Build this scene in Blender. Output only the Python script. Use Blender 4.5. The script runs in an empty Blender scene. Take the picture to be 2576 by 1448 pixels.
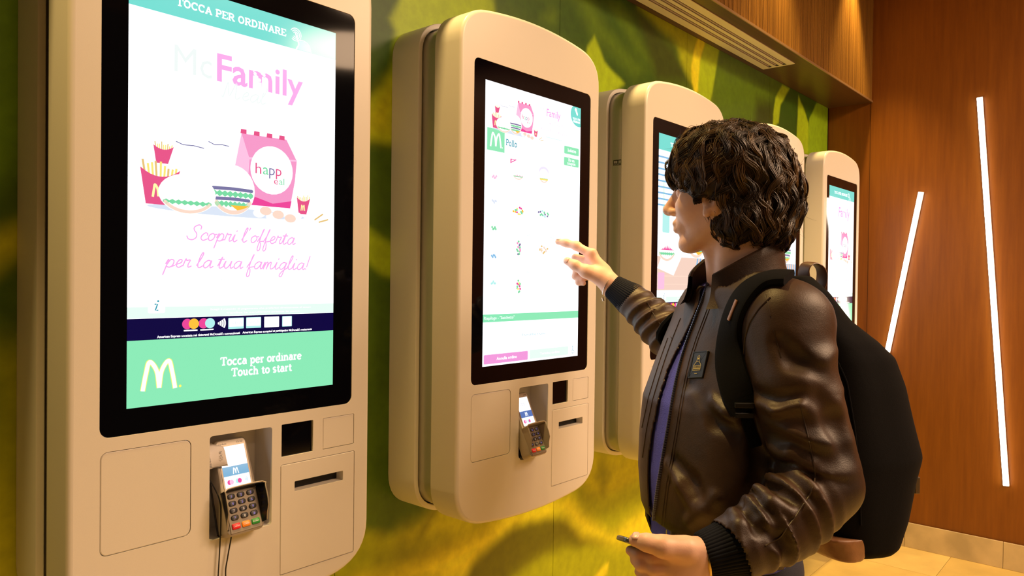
import bpy, bmesh, math, random
import numpy as np
from mathutils import Vector, Matrix
from mathutils.geometry import tessellate_polygon

random.seed(7)
rng = np.random.default_rng(11)
S = bpy.context.scene
COL = S.collection
PI = math.pi

# ------------------------------------------------------------------ camera, world, exposure
CAM = np.array([0.0, -1.258, 1.4683])
YAW, PIT, ROL, FPX = 0.85234, 0.0123, 0.01204, 1867.9
_F = np.array([math.sin(YAW)*math.cos(PIT), math.cos(YAW)*math.cos(PIT), -math.sin(PIT)])
_R0 = np.array([math.cos(YAW), -math.sin(YAW), 0.0])
_U0 = np.cross(_R0, _F)
_R = math.cos(ROL)*_R0 + math.sin(ROL)*_U0
_U = -math.sin(ROL)*_R0 + math.cos(ROL)*_U0
cd = bpy.data.cameras.new('camera')
cd.sensor_width = 36.0
cd.lens = FPX/2576*36.0
cd.clip_start = 0.02
cam = bpy.data.objects.new('camera', cd)
COL.objects.link(cam)
cam.matrix_world = Matrix(((_R[0], _U[0], -_F[0], CAM[0]), (_R[1], _U[1], -_F[1], CAM[1]),
                           (_R[2], _U[2], -_F[2], CAM[2]), (0, 0, 0, 1)))
S.camera = cam
cd.dof.use_dof = False

world = bpy.data.worlds.new('room_ambient')
S.world = world
world.use_nodes = True
world.node_tree.nodes['Background'].inputs['Color'].default_value = (1.0, 0.70, 0.42, 1)
world.node_tree.nodes['Background'].inputs['Strength'].default_value = 0.035
vs = S.view_settings
vs.view_transform = 'Standard'
vs.look = 'None'
vs.exposure = 0.12
vs.gamma = 1.0
vs.use_curve_mapping = False

WALL_Y = 0.255      # mural wall
RIGHT_X = 4.58      # wood wall at the end of the row
CEIL_Z = 3.35
SOFFIT_Z = 2.507


def lamp(name, kind, loc, rot, energy, color, **kw):
    d = bpy.data.lights.new(name, kind)
    d.energy = energy
    d.color = color
    for k, v in kw.items():
        setattr(d, k, v)
    o = bpy.data.objects.new(name, d)
    o.location = loc
    o.rotation_euler = rot
    COL.objects.link(o)
    return o


WARM = (1.0, 0.66, 0.22)
# broad unseen lights added overhead, placed to light the kiosk fronts softly
HALL = [(2.0, -2.5, 70), (3.2, -2.5, 78), (3.7, -3.7, 60), (0.6, -3.4, 16)]
for x, y, e in HALL:
    lamp('hall_fill_light', 'AREA', (x, y, CEIL_Z - 0.06), (0, 0, 0), e, (1.0, 0.655, 0.40),
         shape='DISK', size=1.0)
# recessed spots grazing the soffit and the kiosks
SPOTS = [(0.0, -0.09), (1.02, -0.09), (2.06, -0.09), (3.10, -0.09), (4.16, -0.09)]
for x, y in SPOTS:
    lamp('soffit_spot', 'SPOT', (x, y, CEIL_Z - 0.03), (0, 0, 0), 170, WARM,
         spot_size=math.radians(58), spot_blend=0.8, shadow_soft_size=0.03)

# ------------------------------------------------------------------ materials
MATS = {}


def mat(name, col, rough=0.5, metal=0.0, bump=None, var=None, coat=0.0, spec=0.5, emit=None, estr=0.0, sheen=0.0, sss=0.0, subcol=None):
    """principled material; bump=(scale,strength[,stretch]); var=(scale,amount[,stretch]) colour variation"""
    if name in MATS:
        return MATS[name]
    m = bpy.data.materials.new(name)
    m.use_nodes = True
    nt = m.node_tree
    b = nt.nodes['Principled BSDF']
    b.inputs['Base Color'].default_value = (*col, 1)
    b.inputs['Roughness'].default_value = rough
    b.inputs['Metallic'].default_value = metal
    b.inputs['Specular IOR Level'].default_value = spec
    b.inputs['Coat Weight'].default_value = coat
    b.inputs['Sheen Weight'].default_value = sheen
    if sss:
        b.inputs['Subsurface Weight'].default_value = sss
        b.inputs['Subsurface Radius'].default_value = (0.012, 0.005, 0.003)
        b.inputs['Subsurface Scale'].default_value = 1.0
    if emit:
        b.inputs['Emission Color'].default_value = (*emit, 1)
        b.inputs['Emission Strength'].default_value = estr

    def coords(stretch):
        tc = nt.nodes.new('ShaderNodeTexCoord')
        mp = nt.nodes.new('ShaderNodeMapping')
        mp.inputs['Scale'].default_value = stretch
        nt.links.new(tc.outputs['Object'], mp.inputs['Vector'])
        return mp
    if var:
        mp = coords(var[2] if len(var) > 2 else (1, 1, 1))
        n = nt.nodes.new('ShaderNodeTexNoise')
        n.inputs['Scale'].default_value = var[0]
        n.inputs['Detail'].default_value = 6
        nt.links.new(mp.outputs['Vector'], n.inputs['Vector'])
        r = nt.nodes.new('ShaderNodeValToRGB')
        a = var[1]
        r.color_ramp.elements[0].position = 0.3
        r.color_ramp.elements[1].position = 0.7
        r.color_ramp.elements[0].color = (*[max(0, c*(1-a)) for c in col], 1)
        r.color_ramp.elements[1].color = (*[min(1, c*(1+a)) for c in col], 1)
        nt.links.new(n.outputs['Fac'], r.inputs['Fac'])
        nt.links.new(r.outputs['Color'], b.inputs['Base Color'])
    if bump:
        mp = coords(bump[2] if len(bump) > 2 else (1, 1, 1))
        n = nt.nodes.new('ShaderNodeTexNoise')
        n.inputs['Scale'].default_value = bump[0]
        n.inputs['Detail'].default_value = 4
        nt.links.new(mp.outputs['Vector'], n.inputs['Vector'])
        bp = nt.nodes.new('ShaderNodeBump')
        bp.inputs['Strength'].default_value = bump[1]
        bp.inputs['Distance'].default_value = 0.002
        nt.links.new(n.outputs['Fac'], bp.inputs['Height'])
        nt.links.new(bp.outputs['Normal'], b.inputs['Normal'])
    MATS[name] = m
    return m


def lin(r, g, b):
    return tuple((c/255/12.92) if c/255 <= 0.04045 else ((c/255+0.055)/1.055)**2.4 for c in (r, g, b))


def glow(name, rgb, strength=1.0):
    """lit display colour: emission as seen on screen, under a glossy cover"""
    return mat('display_'+name, (0.0, 0.0, 0.0), 0.12, emit=lin(*rgb), estr=strength)


PLASTIC = mat('kiosk_white_paint', (0.80, 0.765, 0.71), 0.32, bump=(900, 0.04))
PLASTIC_BACK = mat('kiosk_rear_paint', (0.80, 0.78, 0.72), 0.38, bump=(900, 0.05))
NECK = mat('kiosk_neck_metal', (0.52, 0.51, 0.46), 0.30, metal=0.45)
DARKGAP = mat('kiosk_gap_black', (0.01, 0.01, 0.012), 0.6)
BLACKGLASS = mat('black_glass', (0.002, 0.002, 0.004), 0.05, spec=0.2)
NICHE = mat('kiosk_niche_paint', (0.76, 0.74, 0.72), 0.30)

# ------------------------------------------------------------------ object helpers


def link(o, parent=None):
    COL.objects.link(o)
    if parent is not None:
        o.parent = parent
    return o


def obj(name, verts, faces, m, parent=None, smooth=False, loc=None):
    me = bpy.data.meshes.new(name)
    me.from_pydata([tuple(map(float, v)) for v in verts], [], [tuple(map(int, f)) for f in faces])
    me.update()
    if m:
        me.materials.append(m)
    if smooth:
        me.polygons.foreach_set('use_smooth', [True]*len(me.polygons))
        if smooth != 'all':
            try:
                me.set_sharp_from_angle(angle=math.radians(40))
            except Exception:
                pass
    o = bpy.data.objects.new(name, me)
    if loc is not None:
        o.location = loc
    return link(o, parent)


def tag(o, label=None, cat=None, group=None, kind=None):
    if label:
        o['label'] = label
    if cat:
        o['category'] = cat
    if group:
        o['group'] = group
    if kind:
        o['kind'] = kind
    return o


def empty(name, loc, label=None, cat=None, group=None):
    o = bpy.data.objects.new(name, None)
    o.empty_display_size = 0.05
    o.location = loc
    link(o)
    return tag(o, label, cat, group)


def copy_tree(o, parent=None):
    c = o.copy()
    COL.objects.link(c)
    c.parent = parent
    for ch in list(o.children):
        copy_tree(ch, c)
    return c


class MB:
    """collects simple shapes for one mesh"""

    def __init__(self):
        self.v, self.f = [], []

    def add(self, v, f):
        n = len(self.v)
        self.v += [tuple(p) for p in v]
        self.f += [tuple(i+n for i in q) for q in f]
        return self

    def box(self, x0, x1, y0, y1, z0, z1, bev=0.0):
        if bev <= 0:
            v = [(x0, y0, z0), (x1, y0, z0), (x1, y1, z0), (x0, y1, z0), (x0, y0, z1), (x1, y0, z1), (x1, y1, z1), (x0, y1, z1)]
            return self.add(v, [(0, 3, 2, 1), (4, 5, 6, 7), (0, 1, 5, 4), (1, 2, 6, 5), (2, 3, 7, 6), (3, 0, 4, 7)])
        bm = bmesh.new()
        bmesh.ops.create_cube(bm, size=1)
        for w in bm.verts:
            w.co = ((x0+x1)/2+w.co.x*(x1-x0), (y0+y1)/2+w.co.y*(y1-y0), (z0+z1)/2+w.co.z*(z1-z0))
        bmesh.ops.bevel(bm, geom=bm.edges[:], offset=bev, segments=2, affect='EDGES', profile=0.5)
        self.add([w.co.copy() for w in bm.verts], [[w.index for w in q.verts] for q in bm.faces]) if not bm.verts.index_update() else None
        bm.free()
        return self

    def rings(self, loops, close0=True, close1=True, closed=True):
        n = len(loops[0])
        b = len(self.v)
        for l in loops:
            self.v += [tuple(p) for p in l]
        m = n if closed else n-1
        for i in range(len(loops)-1):
            for j in range(m):
                k = (j+1) % n
                self.f.append((b+i*n+j, b+i*n+k, b+(i+1)*n+k, b+(i+1)*n+j))
        if close0:
            self.f.append(tuple(b+j for j in range(n))[::-1])
        if close1:
            self.f.append(tuple(b+(len(loops)-1)*n+j for j in range(n)))
        return self

    def tube(self, pts, r, n=8, caps=True):
        pts = [Vector(p) for p in pts]
        rs = r if hasattr(r, '__len__') else [r]*len(pts)
        loops = []
        up = None
        for i, p in enumerate(pts):
            t = (pts[min(i+1, len(pts)-1)]-pts[max(i-1, 0)]).normalized()
            if up is None:
                up = t.orthogonal().normalized()
            up = (up-t*up.dot(t)).normalized()
            sd = t.cross(up)
            loops.append([p+(up*math.cos(a)+sd*math.sin(a))*rs[i] for a in [2*PI*k/n for k in range(n)]])
        return self.rings(loops, caps, caps)

    def build(self, name, m, parent=None, smooth=False, loc=None):
        return obj(name, self.v, self.f, m, parent, smooth, loc)


def rrect(x0, x1, z0, z1, r, n=6):
    """rounded rectangle loop in x,z, counter-clockwise"""
    out = []
    for cx, cz, a0 in [(x1-r, z0+r, -PI/2), (x1-r, z1-r, 0), (x0+r, z1-r, PI/2), (x0+r, z0+r, PI)]:
        for k in range(n+1):
            a = a0+PI/2*k/n
            out.append((cx+r*math.cos(a), cz+r*math.sin(a)))
    return out


def inset(loop, d):
    n = len(loop)
    out = []
    for i in range(n):
        a, b, c = np.array(loop[i-1]), np.array(loop[i]), np.array(loop[(i+1) % n])
        e1, e2 = b-a, c-b
        e1 = e1/(np.linalg.norm(e1)+1e-12)
        e2 = e2/(np.linalg.norm(e2)+1e-12)
        n1, n2 = np.array([-e1[1], e1[0]]), np.array([-e2[1], e2[0]])
        q = n1+n2
        q = q/(np.linalg.norm(q)+1e-12)
        out.append(tuple(b+q*d/max(0.5, q.dot(n1))))
    return out


def at_y(loop, y):
    return [(p[0], y, p[1]) for p in loop]


def smoothstep(a, b, x):
    t = np.clip((x-a)/(b-a), 0, 1)
    return t*t*(3-2*t)

# ================================================================== the setting
# printed mural of a giant leaf: outlines of its folds in wall coordinates (x along the wall, height), colour, softness
MURAL = [
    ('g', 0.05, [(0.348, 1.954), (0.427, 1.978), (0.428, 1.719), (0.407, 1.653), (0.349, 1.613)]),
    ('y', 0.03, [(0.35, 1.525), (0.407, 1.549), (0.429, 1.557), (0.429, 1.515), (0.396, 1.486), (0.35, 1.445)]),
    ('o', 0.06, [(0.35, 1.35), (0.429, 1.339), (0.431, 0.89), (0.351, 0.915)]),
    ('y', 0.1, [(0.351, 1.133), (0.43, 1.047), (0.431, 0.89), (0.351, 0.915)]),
    ('b', 0.018, [(1.261, 2.294), (1.262, 2.192), (1.236, 2.141), (1.251, 2.112), (1.241, 2.033), (1.213, 1.955), (1.163, 1.916), (1.158, 1.808), (1.208, 1.806), (1.308, 1.791), (1.65, 1.89), (1.639, 2.477)]),
    ('y', 0.05, [(1.163, 1.886), (1.232, 1.97), (1.256, 1.933), (1.254, 1.82), (1.164, 1.822)]),
    ('b', 0.015, [(1.148, 1.602), (1.178, 1.589), (1.218, 1.571), (1.264, 1.555), (1.354, 1.524), (1.355, 1.449), (1.265, 1.47), (1.219, 1.479), (1.179, 1.499), (1.149, 1.518)]),
    ('d', 0.05, [(1.66, 2.331), (1.63, 2.298), (1.756, 2.309), (1.844, 2.277), (2.158, 2.249), (2.211, 2.173), (2.491, 2.178), (2.48, 2.575)]),
    ('m', 0.035, [(1.899, 2.353), (1.928, 2.362), (1.947, 2.349), (1.94, 2.311), (1.907, 2.298), (1.864, 2.304)]),
    ('m', 0.05, [(2.026, 2.435), (2.103, 2.458), (2.243, 2.356), (2.497, 2.276), (2.418, 2.225), (2.31, 2.267), (2.146, 2.319)]),
    ('m', 0.04, [(2.248, 2.453), (2.305, 2.469), (2.495, 2.369), (2.65, 2.304), (2.564, 2.286), (2.415, 2.337)]),
    ('b', 0.012, [(2.163, 2.32), (2.188, 2.295), (2.224, 2.248), (2.282, 2.221), (2.35, 2.194), (2.186, 2.066), (2.097, 2.165), (2.127, 2.276)]),
    ('k', 0.05, [(2.403, 2.497), (2.542, 2.467), (2.719, 2.423), (2.785, 2.375), (2.87, 2.31), (2.582, 2.259), (2.495, 2.369)]),
    ('o', 0.03, [(2.439, 2.496), (2.542, 2.475), (2.663, 2.463), (2.746, 2.439), (2.785, 2.375), (2.87, 2.31), (2.957, 2.251), (3.172, 2.292), (3.402, 2.546), (2.661, 2.551)]),
    ('m', 0.04, [(3.053, 2.548), (3.667, 2.575), (3.889, 2.508), (3.759, 2.414), (3.75, 2.287), (3.176, 2.192), (3.041, 2.277)]),
    ('k', 0.05, [(3.539, 2.361), (3.76, 2.402), (3.766, 2.261), (3.492, 2.217)]),
    ('Y', 0.012, [(2.924, 2.501), (2.886, 2.435), (2.871, 2.38), (2.868, 2.319), (2.896, 2.273), (2.935, 2.304), (2.952, 2.413), (2.996, 2.49), (2.99, 2.513)]),
    ('b', 0.01, [(2.996, 2.493), (2.952, 2.413), (2.93, 2.313), (2.947, 2.249), (3.046, 2.273), (3.101, 2.422), (3.131, 2.503), (3.054, 2.524)]),
    ('d', 0.012, [(3.845, 2.488), (4.68, 2.576), (4.701, 2.175), (3.755, 2.174)]),
    ('b', 0.01, [(3.867, 2.504), (3.781, 2.418), (3.751, 2.327), (3.751, 2.259), (3.823, 2.293), (3.852, 2.396), (3.96, 2.499)]),
    ('b', 0.01, [(4.094, 2.49), (4.079, 2.348), (4.071, 2.159), (4.256, 2.183), (4.253, 2.37), (4.166, 2.442)]),
    ('B', 0.01, [(4.374, 2.518), (4.264, 2.397), (4.245, 2.307), (4.254, 2.12), (4.701, 2.175), (4.682, 2.536)]),
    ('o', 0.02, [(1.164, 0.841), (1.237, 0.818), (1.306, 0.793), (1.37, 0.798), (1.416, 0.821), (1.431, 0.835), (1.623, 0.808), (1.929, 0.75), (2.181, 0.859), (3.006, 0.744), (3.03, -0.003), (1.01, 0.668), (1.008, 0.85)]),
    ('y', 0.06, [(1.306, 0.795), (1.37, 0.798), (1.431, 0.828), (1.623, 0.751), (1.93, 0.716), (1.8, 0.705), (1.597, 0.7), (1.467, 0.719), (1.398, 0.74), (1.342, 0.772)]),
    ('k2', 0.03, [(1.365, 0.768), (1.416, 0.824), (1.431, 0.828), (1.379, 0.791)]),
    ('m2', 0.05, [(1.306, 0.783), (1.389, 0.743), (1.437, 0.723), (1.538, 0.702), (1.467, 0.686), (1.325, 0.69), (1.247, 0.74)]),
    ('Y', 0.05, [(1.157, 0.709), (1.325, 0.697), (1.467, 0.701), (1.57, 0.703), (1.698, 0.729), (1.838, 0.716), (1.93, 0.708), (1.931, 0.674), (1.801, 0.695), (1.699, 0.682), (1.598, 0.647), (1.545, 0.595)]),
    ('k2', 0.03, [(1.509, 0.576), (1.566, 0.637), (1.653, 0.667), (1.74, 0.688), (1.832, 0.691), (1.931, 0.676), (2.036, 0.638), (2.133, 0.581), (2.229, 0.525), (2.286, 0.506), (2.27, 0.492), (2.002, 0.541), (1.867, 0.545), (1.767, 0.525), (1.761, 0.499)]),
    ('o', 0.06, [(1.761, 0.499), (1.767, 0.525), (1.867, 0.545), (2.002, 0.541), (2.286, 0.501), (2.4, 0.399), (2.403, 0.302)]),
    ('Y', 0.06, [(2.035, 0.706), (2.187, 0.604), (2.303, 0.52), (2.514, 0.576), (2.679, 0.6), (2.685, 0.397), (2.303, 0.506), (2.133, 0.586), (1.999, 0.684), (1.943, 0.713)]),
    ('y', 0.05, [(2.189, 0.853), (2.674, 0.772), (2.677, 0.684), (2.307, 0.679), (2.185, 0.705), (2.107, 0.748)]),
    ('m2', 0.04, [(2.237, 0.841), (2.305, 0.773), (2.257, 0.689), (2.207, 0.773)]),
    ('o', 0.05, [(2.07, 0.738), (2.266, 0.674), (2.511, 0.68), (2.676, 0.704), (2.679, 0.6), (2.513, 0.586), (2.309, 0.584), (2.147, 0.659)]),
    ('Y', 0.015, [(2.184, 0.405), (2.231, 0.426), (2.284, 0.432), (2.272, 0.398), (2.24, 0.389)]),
]
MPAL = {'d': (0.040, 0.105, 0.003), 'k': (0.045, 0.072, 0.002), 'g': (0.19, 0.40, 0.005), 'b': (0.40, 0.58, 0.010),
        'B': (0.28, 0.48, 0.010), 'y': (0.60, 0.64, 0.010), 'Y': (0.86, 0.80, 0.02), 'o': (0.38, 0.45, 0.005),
        'm': (0.100, 0.195, 0.004), 'k2': (0.13, 0.135, 0.002), 'm2': (0.32, 0.36, 0.005)}  # the lower folds' yellows are print hue with warm floor light painted in


def vnoise(x, y, seed=0):
    r = np.random.default_rng(seed).random((64, 64))
    xi, yi = np.floor(x).astype(int), np.floor(y).astype(int)
    fx, fy = x-xi, y-yi
    fx, fy = fx*fx*(3-2*fx), fy*fy*(3-2*fy)
    g = lambda a, b: r[a % 64, b % 64]
    return (g(xi, yi)*(1-fx)+g(xi+1, yi)*fx)*(1-fy)+(g(xi, yi+1)*(1-fx)+g(xi+1, yi+1)*fx)*fy


def fbm(x, y, seed=0, o=4):
    return sum(vnoise(x*2**k, y*2**k, seed+k)*0.5**k for k in range(o))/sum(0.5**k for k in range(o))


def poly_sd(px, pz, poly):
    q = np.array(poly)
    d = np.full(px.shape, 1e9)
    ins = np.zeros(px.shape, bool)
    n = len(q)
    for i in range(n):
        a, b = q[i], q[(i+1) % n]
        e = b-a
        t = np.clip(((px-a[0])*e[0]+(pz-a[1])*e[1])/(e@e+1e-12), 0, 1)
        d = np.minimum(d, np.hypot(px-a[0]-t*e[0], pz-a[1]-t*e[1]))
        c = (a[1] > pz) != (b[1] > pz)
        with np.errstate(divide='ignore', invalid='ignore'):
            xx = (b[0]-a[0])*(pz-a[1])/(b[1]-a[1]+1e-15)+a[0]
        ins ^= c & (px < xx)
    return np.where(ins, d, -d)


def mural_colour(x, z):
    f = fbm(x*1.4+5, z*1.4+2, 3)
    w = np.sin((x*2.1+z*1.3+f*4.5)*2.2)*0.5+0.5
    c = np.array(MPAL['d'])[None]*(1-w[:, None]**2)+np.array(MPAL['m'])[None]*w[:, None]**2
    wx, wz = x+(fbm(x*4, z*4, 21)-0.5)*0.045, z+(fbm(x*4+9, z*4, 31)-0.5)*0.045
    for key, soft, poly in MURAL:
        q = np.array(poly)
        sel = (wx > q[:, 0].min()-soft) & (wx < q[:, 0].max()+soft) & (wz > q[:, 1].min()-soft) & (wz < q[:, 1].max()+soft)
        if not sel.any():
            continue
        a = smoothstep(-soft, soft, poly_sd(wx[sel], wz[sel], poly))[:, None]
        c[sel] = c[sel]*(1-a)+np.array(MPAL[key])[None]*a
    sp = fbm(x*26, z*26, 41, 3)
    streak = fbm(x*9+z*6, z*2.2-x*1.5, 51, 3)
    k = 0.95+0.09*(sp-0.5)*2+0.06*(streak-0.5)
    return np.clip(c*k[:, None]*1.15, 0.001, 0.9)


def colour_mat(name, rough=0.5, spec=0.5, noise=None):
    m = mat(name, (0.5, 0.5, 0.5), rough, spec=spec)
    nt = m.node_tree
    a = nt.nodes.new('ShaderNodeVertexColor')
    a.layer_name = 'Col'
    out = a.outputs['Color']
    if noise:
        tc = nt.nodes.new('ShaderNodeTexCoord')
        n = nt.nodes.new('ShaderNodeTexNoise')
        n.inputs['Scale'].default_value = noise[0]
        n.inputs['Detail'].default_value = 5
        nt.links.new(tc.outputs['Object'], n.inputs['Vector'])
        mr = nt.nodes.new('ShaderNodeMapRange')
        mr.inputs['From Min'].default_value = 0.3
        mr.inputs['From Max'].default_value = 0.7
        mr.inputs['To Min'].default_value = 1-noise[1]
        mr.inputs['To Max'].default_value = 1+noise[1]
        nt.links.new(n.outputs['Fac'], mr.inputs['Value'])
        mx = nt.nodes.new('ShaderNodeVectorMath')
        mx.operation = 'SCALE'
        nt.links.new(out, mx.inputs[0])
        nt.links.new(mr.outputs['Result'], mx.inputs['Scale'])
        out = mx.outputs['Vector']
    nt.links.new(out, nt.nodes['Principled BSDF'].inputs['Base Color'])
    return m


def set_colours(me, col):
    at = me.color_attributes.new('Col', 'FLOAT_COLOR', 'POINT')
    c4 = np.ones((len(me.vertices), 4), np.float32)
    c4[:, :3] = col
    at.data.foreach_set('color', c4.ravel())


MURALM = colour_mat('mural_print', 0.42, 0.35, (38, 0.10))
wall_back = MB().box(-2.2, RIGHT_X+0.1, WALL_Y+0.006, WALL_Y+0.12, 0, CEIL_Z).build('wall_back', mat('mural_backing', (0.02, 0.03, 0.01), 0.7))
tag(wall_back, kind='structure')
for i in range(-2, 5):
    x0, x1 = 0.211+i*0.872, 0.211+(i+1)*0.872
    x1 = min(x1, RIGHT_X)
    st = 0.0075 if i >= 0 else 0.03
    nx, nz = int((x1-x0)/st), int(SOFFIT_Z/st)
    gx, gz = np.linspace(x0+0.0009, x1-0.0009, nx), np.linspace(0.0, SOFFIT_Z, nz)
    X, Z = np.meshgrid(gx, gz)
    X, Z = X.ravel(), Z.ravel()
    vid = np.arange(nx*nz).reshape(nz, nx)
    fc = np.stack([vid[:-1, :-1], vid[:-1, 1:], vid[1:, 1:], vid[1:, :-1]], -1).reshape(-1, 4)
    vv = np.stack([X, np.full(X.shape, WALL_Y), Z], -1)
    # folded back edges so each panel has thickness
    rim = np.concatenate([vid[0, :], vid[1:, -1], vid[-1, -2::-1], vid[-2:0:-1, 0]])
    back = vv[rim]+np.array([0, 0.0055, 0])
    n0 = len(vv)
    k = len(rim)
    fr = [(rim[(j+1) % k], rim[j], n0+j, n0+(j+1) % k) for j in range(k)]
    p_ = obj('mural_panel', np.concatenate([vv, back]), np.concatenate([fc, np.array(fr)]), MURALM, wall_back)
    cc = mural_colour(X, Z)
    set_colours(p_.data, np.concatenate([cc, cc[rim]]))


def wood_mat(name, base, dark, scale, stretch, rough=0.4, amount=0.6, bumps=0.15, fine=None):
    m = mat(name, base, rough)
    nt = m.node_tree
    b = nt.nodes['Principled BSDF']
    tc = nt.nodes.new('ShaderNodeTexCoord')
    mp = nt.nodes.new('ShaderNodeMapping')
    mp.inputs['Scale'].default_value = stretch
    nt.links.new(tc.outputs['Object'], mp.inputs['Vector'])
    n = nt.nodes.new('ShaderNodeTexNoise')
    n.inputs['Scale'].default_value = scale
    n.inputs['Detail'].default_value = 8
    n.inputs['Roughness'].default_value = 0.65
    nt.links.new(mp.outputs['Vector'], n.inputs['Vector'])
    r = nt.nodes.new('ShaderNodeValToRGB')
    r.color_ramp.elements[0].position = 0.5-0.5*amount*0.5
    r.color_ramp.elements[1].position = 0.5+0.5*amount*0.5
    r.color_ramp.elements[0].color = (*dark, 1)
    r.color_ramp.elements[1].color = (*base, 1)
    nt.links.new(n.outputs['Fac'], r.inputs['Fac'])
    nt.links.new(r.outputs['Color'], b.inputs['Base Color'])
    bp = nt.nodes.new('ShaderNodeBump')
    bp.inputs['Strength'].default_value = bumps
    bp.inputs['Distance'].default_value = 0.001
    nt.links.new(n.outputs['Fac'], bp.inputs['Height'])
    nt.links.new(bp.outputs['Normal'], b.inputs['Normal'])
    return m


WOOD_WALL = wood_mat('wood_veneer_wall', (0.25, 0.080, 0.004), (0.175, 0.050, 0.002), 3.0, (14, 14, 0.9), 0.42, 0.9)
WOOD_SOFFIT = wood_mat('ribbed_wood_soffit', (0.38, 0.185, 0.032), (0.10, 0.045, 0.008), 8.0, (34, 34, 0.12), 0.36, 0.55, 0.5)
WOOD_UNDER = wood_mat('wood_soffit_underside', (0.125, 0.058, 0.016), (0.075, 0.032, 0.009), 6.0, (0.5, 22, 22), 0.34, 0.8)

wall_right = MB().box(RIGHT_X+0.006, RIGHT_X+0.12, -4.4, WALL_Y+0.12, 0, CEIL_Z).build('wall_right', mat('panel_backing', (0.02, 0.012, 0.006), 0.8))
tag(wall_right, kind='structure')
for y0, y1, off in [(0.0205, WALL_Y, 0.004), (-1.20, 0.0175, 0.0), (-2.42, -1.203, 0.0), (-3.64, -2.423, 0.0)]:
    MB().box(RIGHT_X+off, RIGHT_X+0.0062, y0, y1, 0.13, CEIL_Z).build('wood_panel', WOOD_WALL, wall_right)

# soffit box over the kiosks
SOF_Y = 0.012
soffit = MB().box(-2.2, RIGHT_X-0.001, SOF_Y+0.002, WALL_Y-0.001, SOFFIT_Z+0.004, CEIL_Z-0.001).build('ceiling_soffit', WOOD_SOFFIT)
tag(soffit, kind='structure')
mb = MB()
x = -0.4
while x < RIGHT_X-0.02:       # fine vertical ribs of the front face
    mb.box(x, x+0.0085, SOF_Y-0.002, SOF_Y+0.003, SOFFIT_Z+0.006, CEIL_Z-0.002)
    x += 0.0115
tag(mb.build('soffit_rib', WOOD_SOFFIT, soffit), kind='stuff')
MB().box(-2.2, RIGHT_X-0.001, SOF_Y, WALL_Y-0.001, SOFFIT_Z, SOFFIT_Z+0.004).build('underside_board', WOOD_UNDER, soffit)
MB().box(-2.2, RIGHT_X-0.001, SOF_Y-0.0045, SOF_Y+0.0, SOFFIT_Z-0.001, SOFFIT_Z+0.009).build('edge_trim', mat('brass_edge_trim', (0.55, 0.36, 0.18), 0.3, metal=0.6), soffit)

# linear air vent in the soffit underside
vent = empty('linear_air_vent', (3.03, 0.14, SOFFIT_Z), 'long cream linear air vent with three slots in the wooden soffit', 'air vent')
vw0, vw1, vl = -0.072, 0.083, 1.0
VENTM = mat('vent_cream_paint', (0.84, 0.79, 0.52), 0.4)
slots = [(-0.037, -0.019), (-0.003, 0.015), (0.031, 0.049)]
edges = [vw0]+[e for s in slots for e in s]+[vw1]
for i in range(4):
    MB().box(-vl+0.012, 0.494, edges[2*i], edges[2*i+1], -0.004, 0.0, 0.0012).build('vent_bar', VENTM, vent)
for a, b in [(-vl, -vl+0.012), (0.494, 0.506)]:
    MB().box(a, b, vw0, vw1, -0.004, 0.0, 0.0012).build('vent_end', VENTM, vent)
for a, b in slots:
    MB().box(-vl+0.012, 0.494, a+0.0005, b-0.0005, -0.0008, -0.0002).build('slot_shadow_gap', DARKGAP, vent)
    MB().box(-vl+0.012, 0.47, (a+b)/2-0.004, (a+b)/2+0.003, -0.003, -0.0009).build('slot_blade', mat('vent_blade', (0.55, 0.42, 0.36), 0.4), vent)

# floor of pale stone tiles
floor_ = MB().box(-2.4, RIGHT_X+0.12, -4.4, WALL_Y+0.12, -0.08, -0.004).build('floor', mat('tile_grout', (0.16, 0.12, 0.06), 0.8))
tag(floor_, kind='structure')
TILES = [mat('stone_tile_%d' % i, c, 0.32, var=(5, 0.16), bump=(40, 0.03)) for i, c in enumerate([(0.66, 0.48, 0.16), (0.61, 0.44, 0.14), (0.69, 0.51, 0.18)])]
TS = 0.472
tile_mesh = {}
for ix in range(-14, 1):
    for iy in range(-9, 1):
        x0, y0 = 4.20+ix*TS, 0.042+iy*TS
        x1, y1 = min(x0+TS, RIGHT_X), min(y0+TS, WALL_Y)
        key = (round(x1-x0, 3), round(y1-y0, 3), random.randrange(3))
        if key not in tile_mesh:
            t_ = MB().box(0.001, x1-x0-0.001, 0.001, y1-y0-0.001, -0.004, 0.0).build('floor_tile', TILES[key[2]], floor_, loc=(x0, y0, 0))
            tile_mesh[key] = t_.data
        else:
            t_ = bpy.data.objects.new('floor_tile', tile_mesh[key])
            t_.location = (x0, y0, 0)
            link(t_, floor_)

# stone baseboard along the wood wall
bb = MB().box(RIGHT_X-0.006, RIGHT_X+0.003, -4.4, WALL_Y-0.001, 0.0, 0.132).build('baseboard_right', mat('tile_grout', (0.3, 0.2, 0.1)))
tag(bb, kind='structure')
STONEB = mat('stone_baseboard', (0.58, 0.46, 0.26), 0.34, var=(7, 0.2), bump=(60, 0.05))
for i in range(-8, 2):
    y0, y1 = -0.20+i*0.465, -0.20+(i+1)*0.465
    y1 = min(y1, WALL_Y-0.002)
    MB().box(RIGHT_X-0.016, RIGHT_X-0.006, y0+0.0008, y1-0.0008, 0.0, 0.138, 0.0015).build('baseboard_stone', STONEB, bb)

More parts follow.
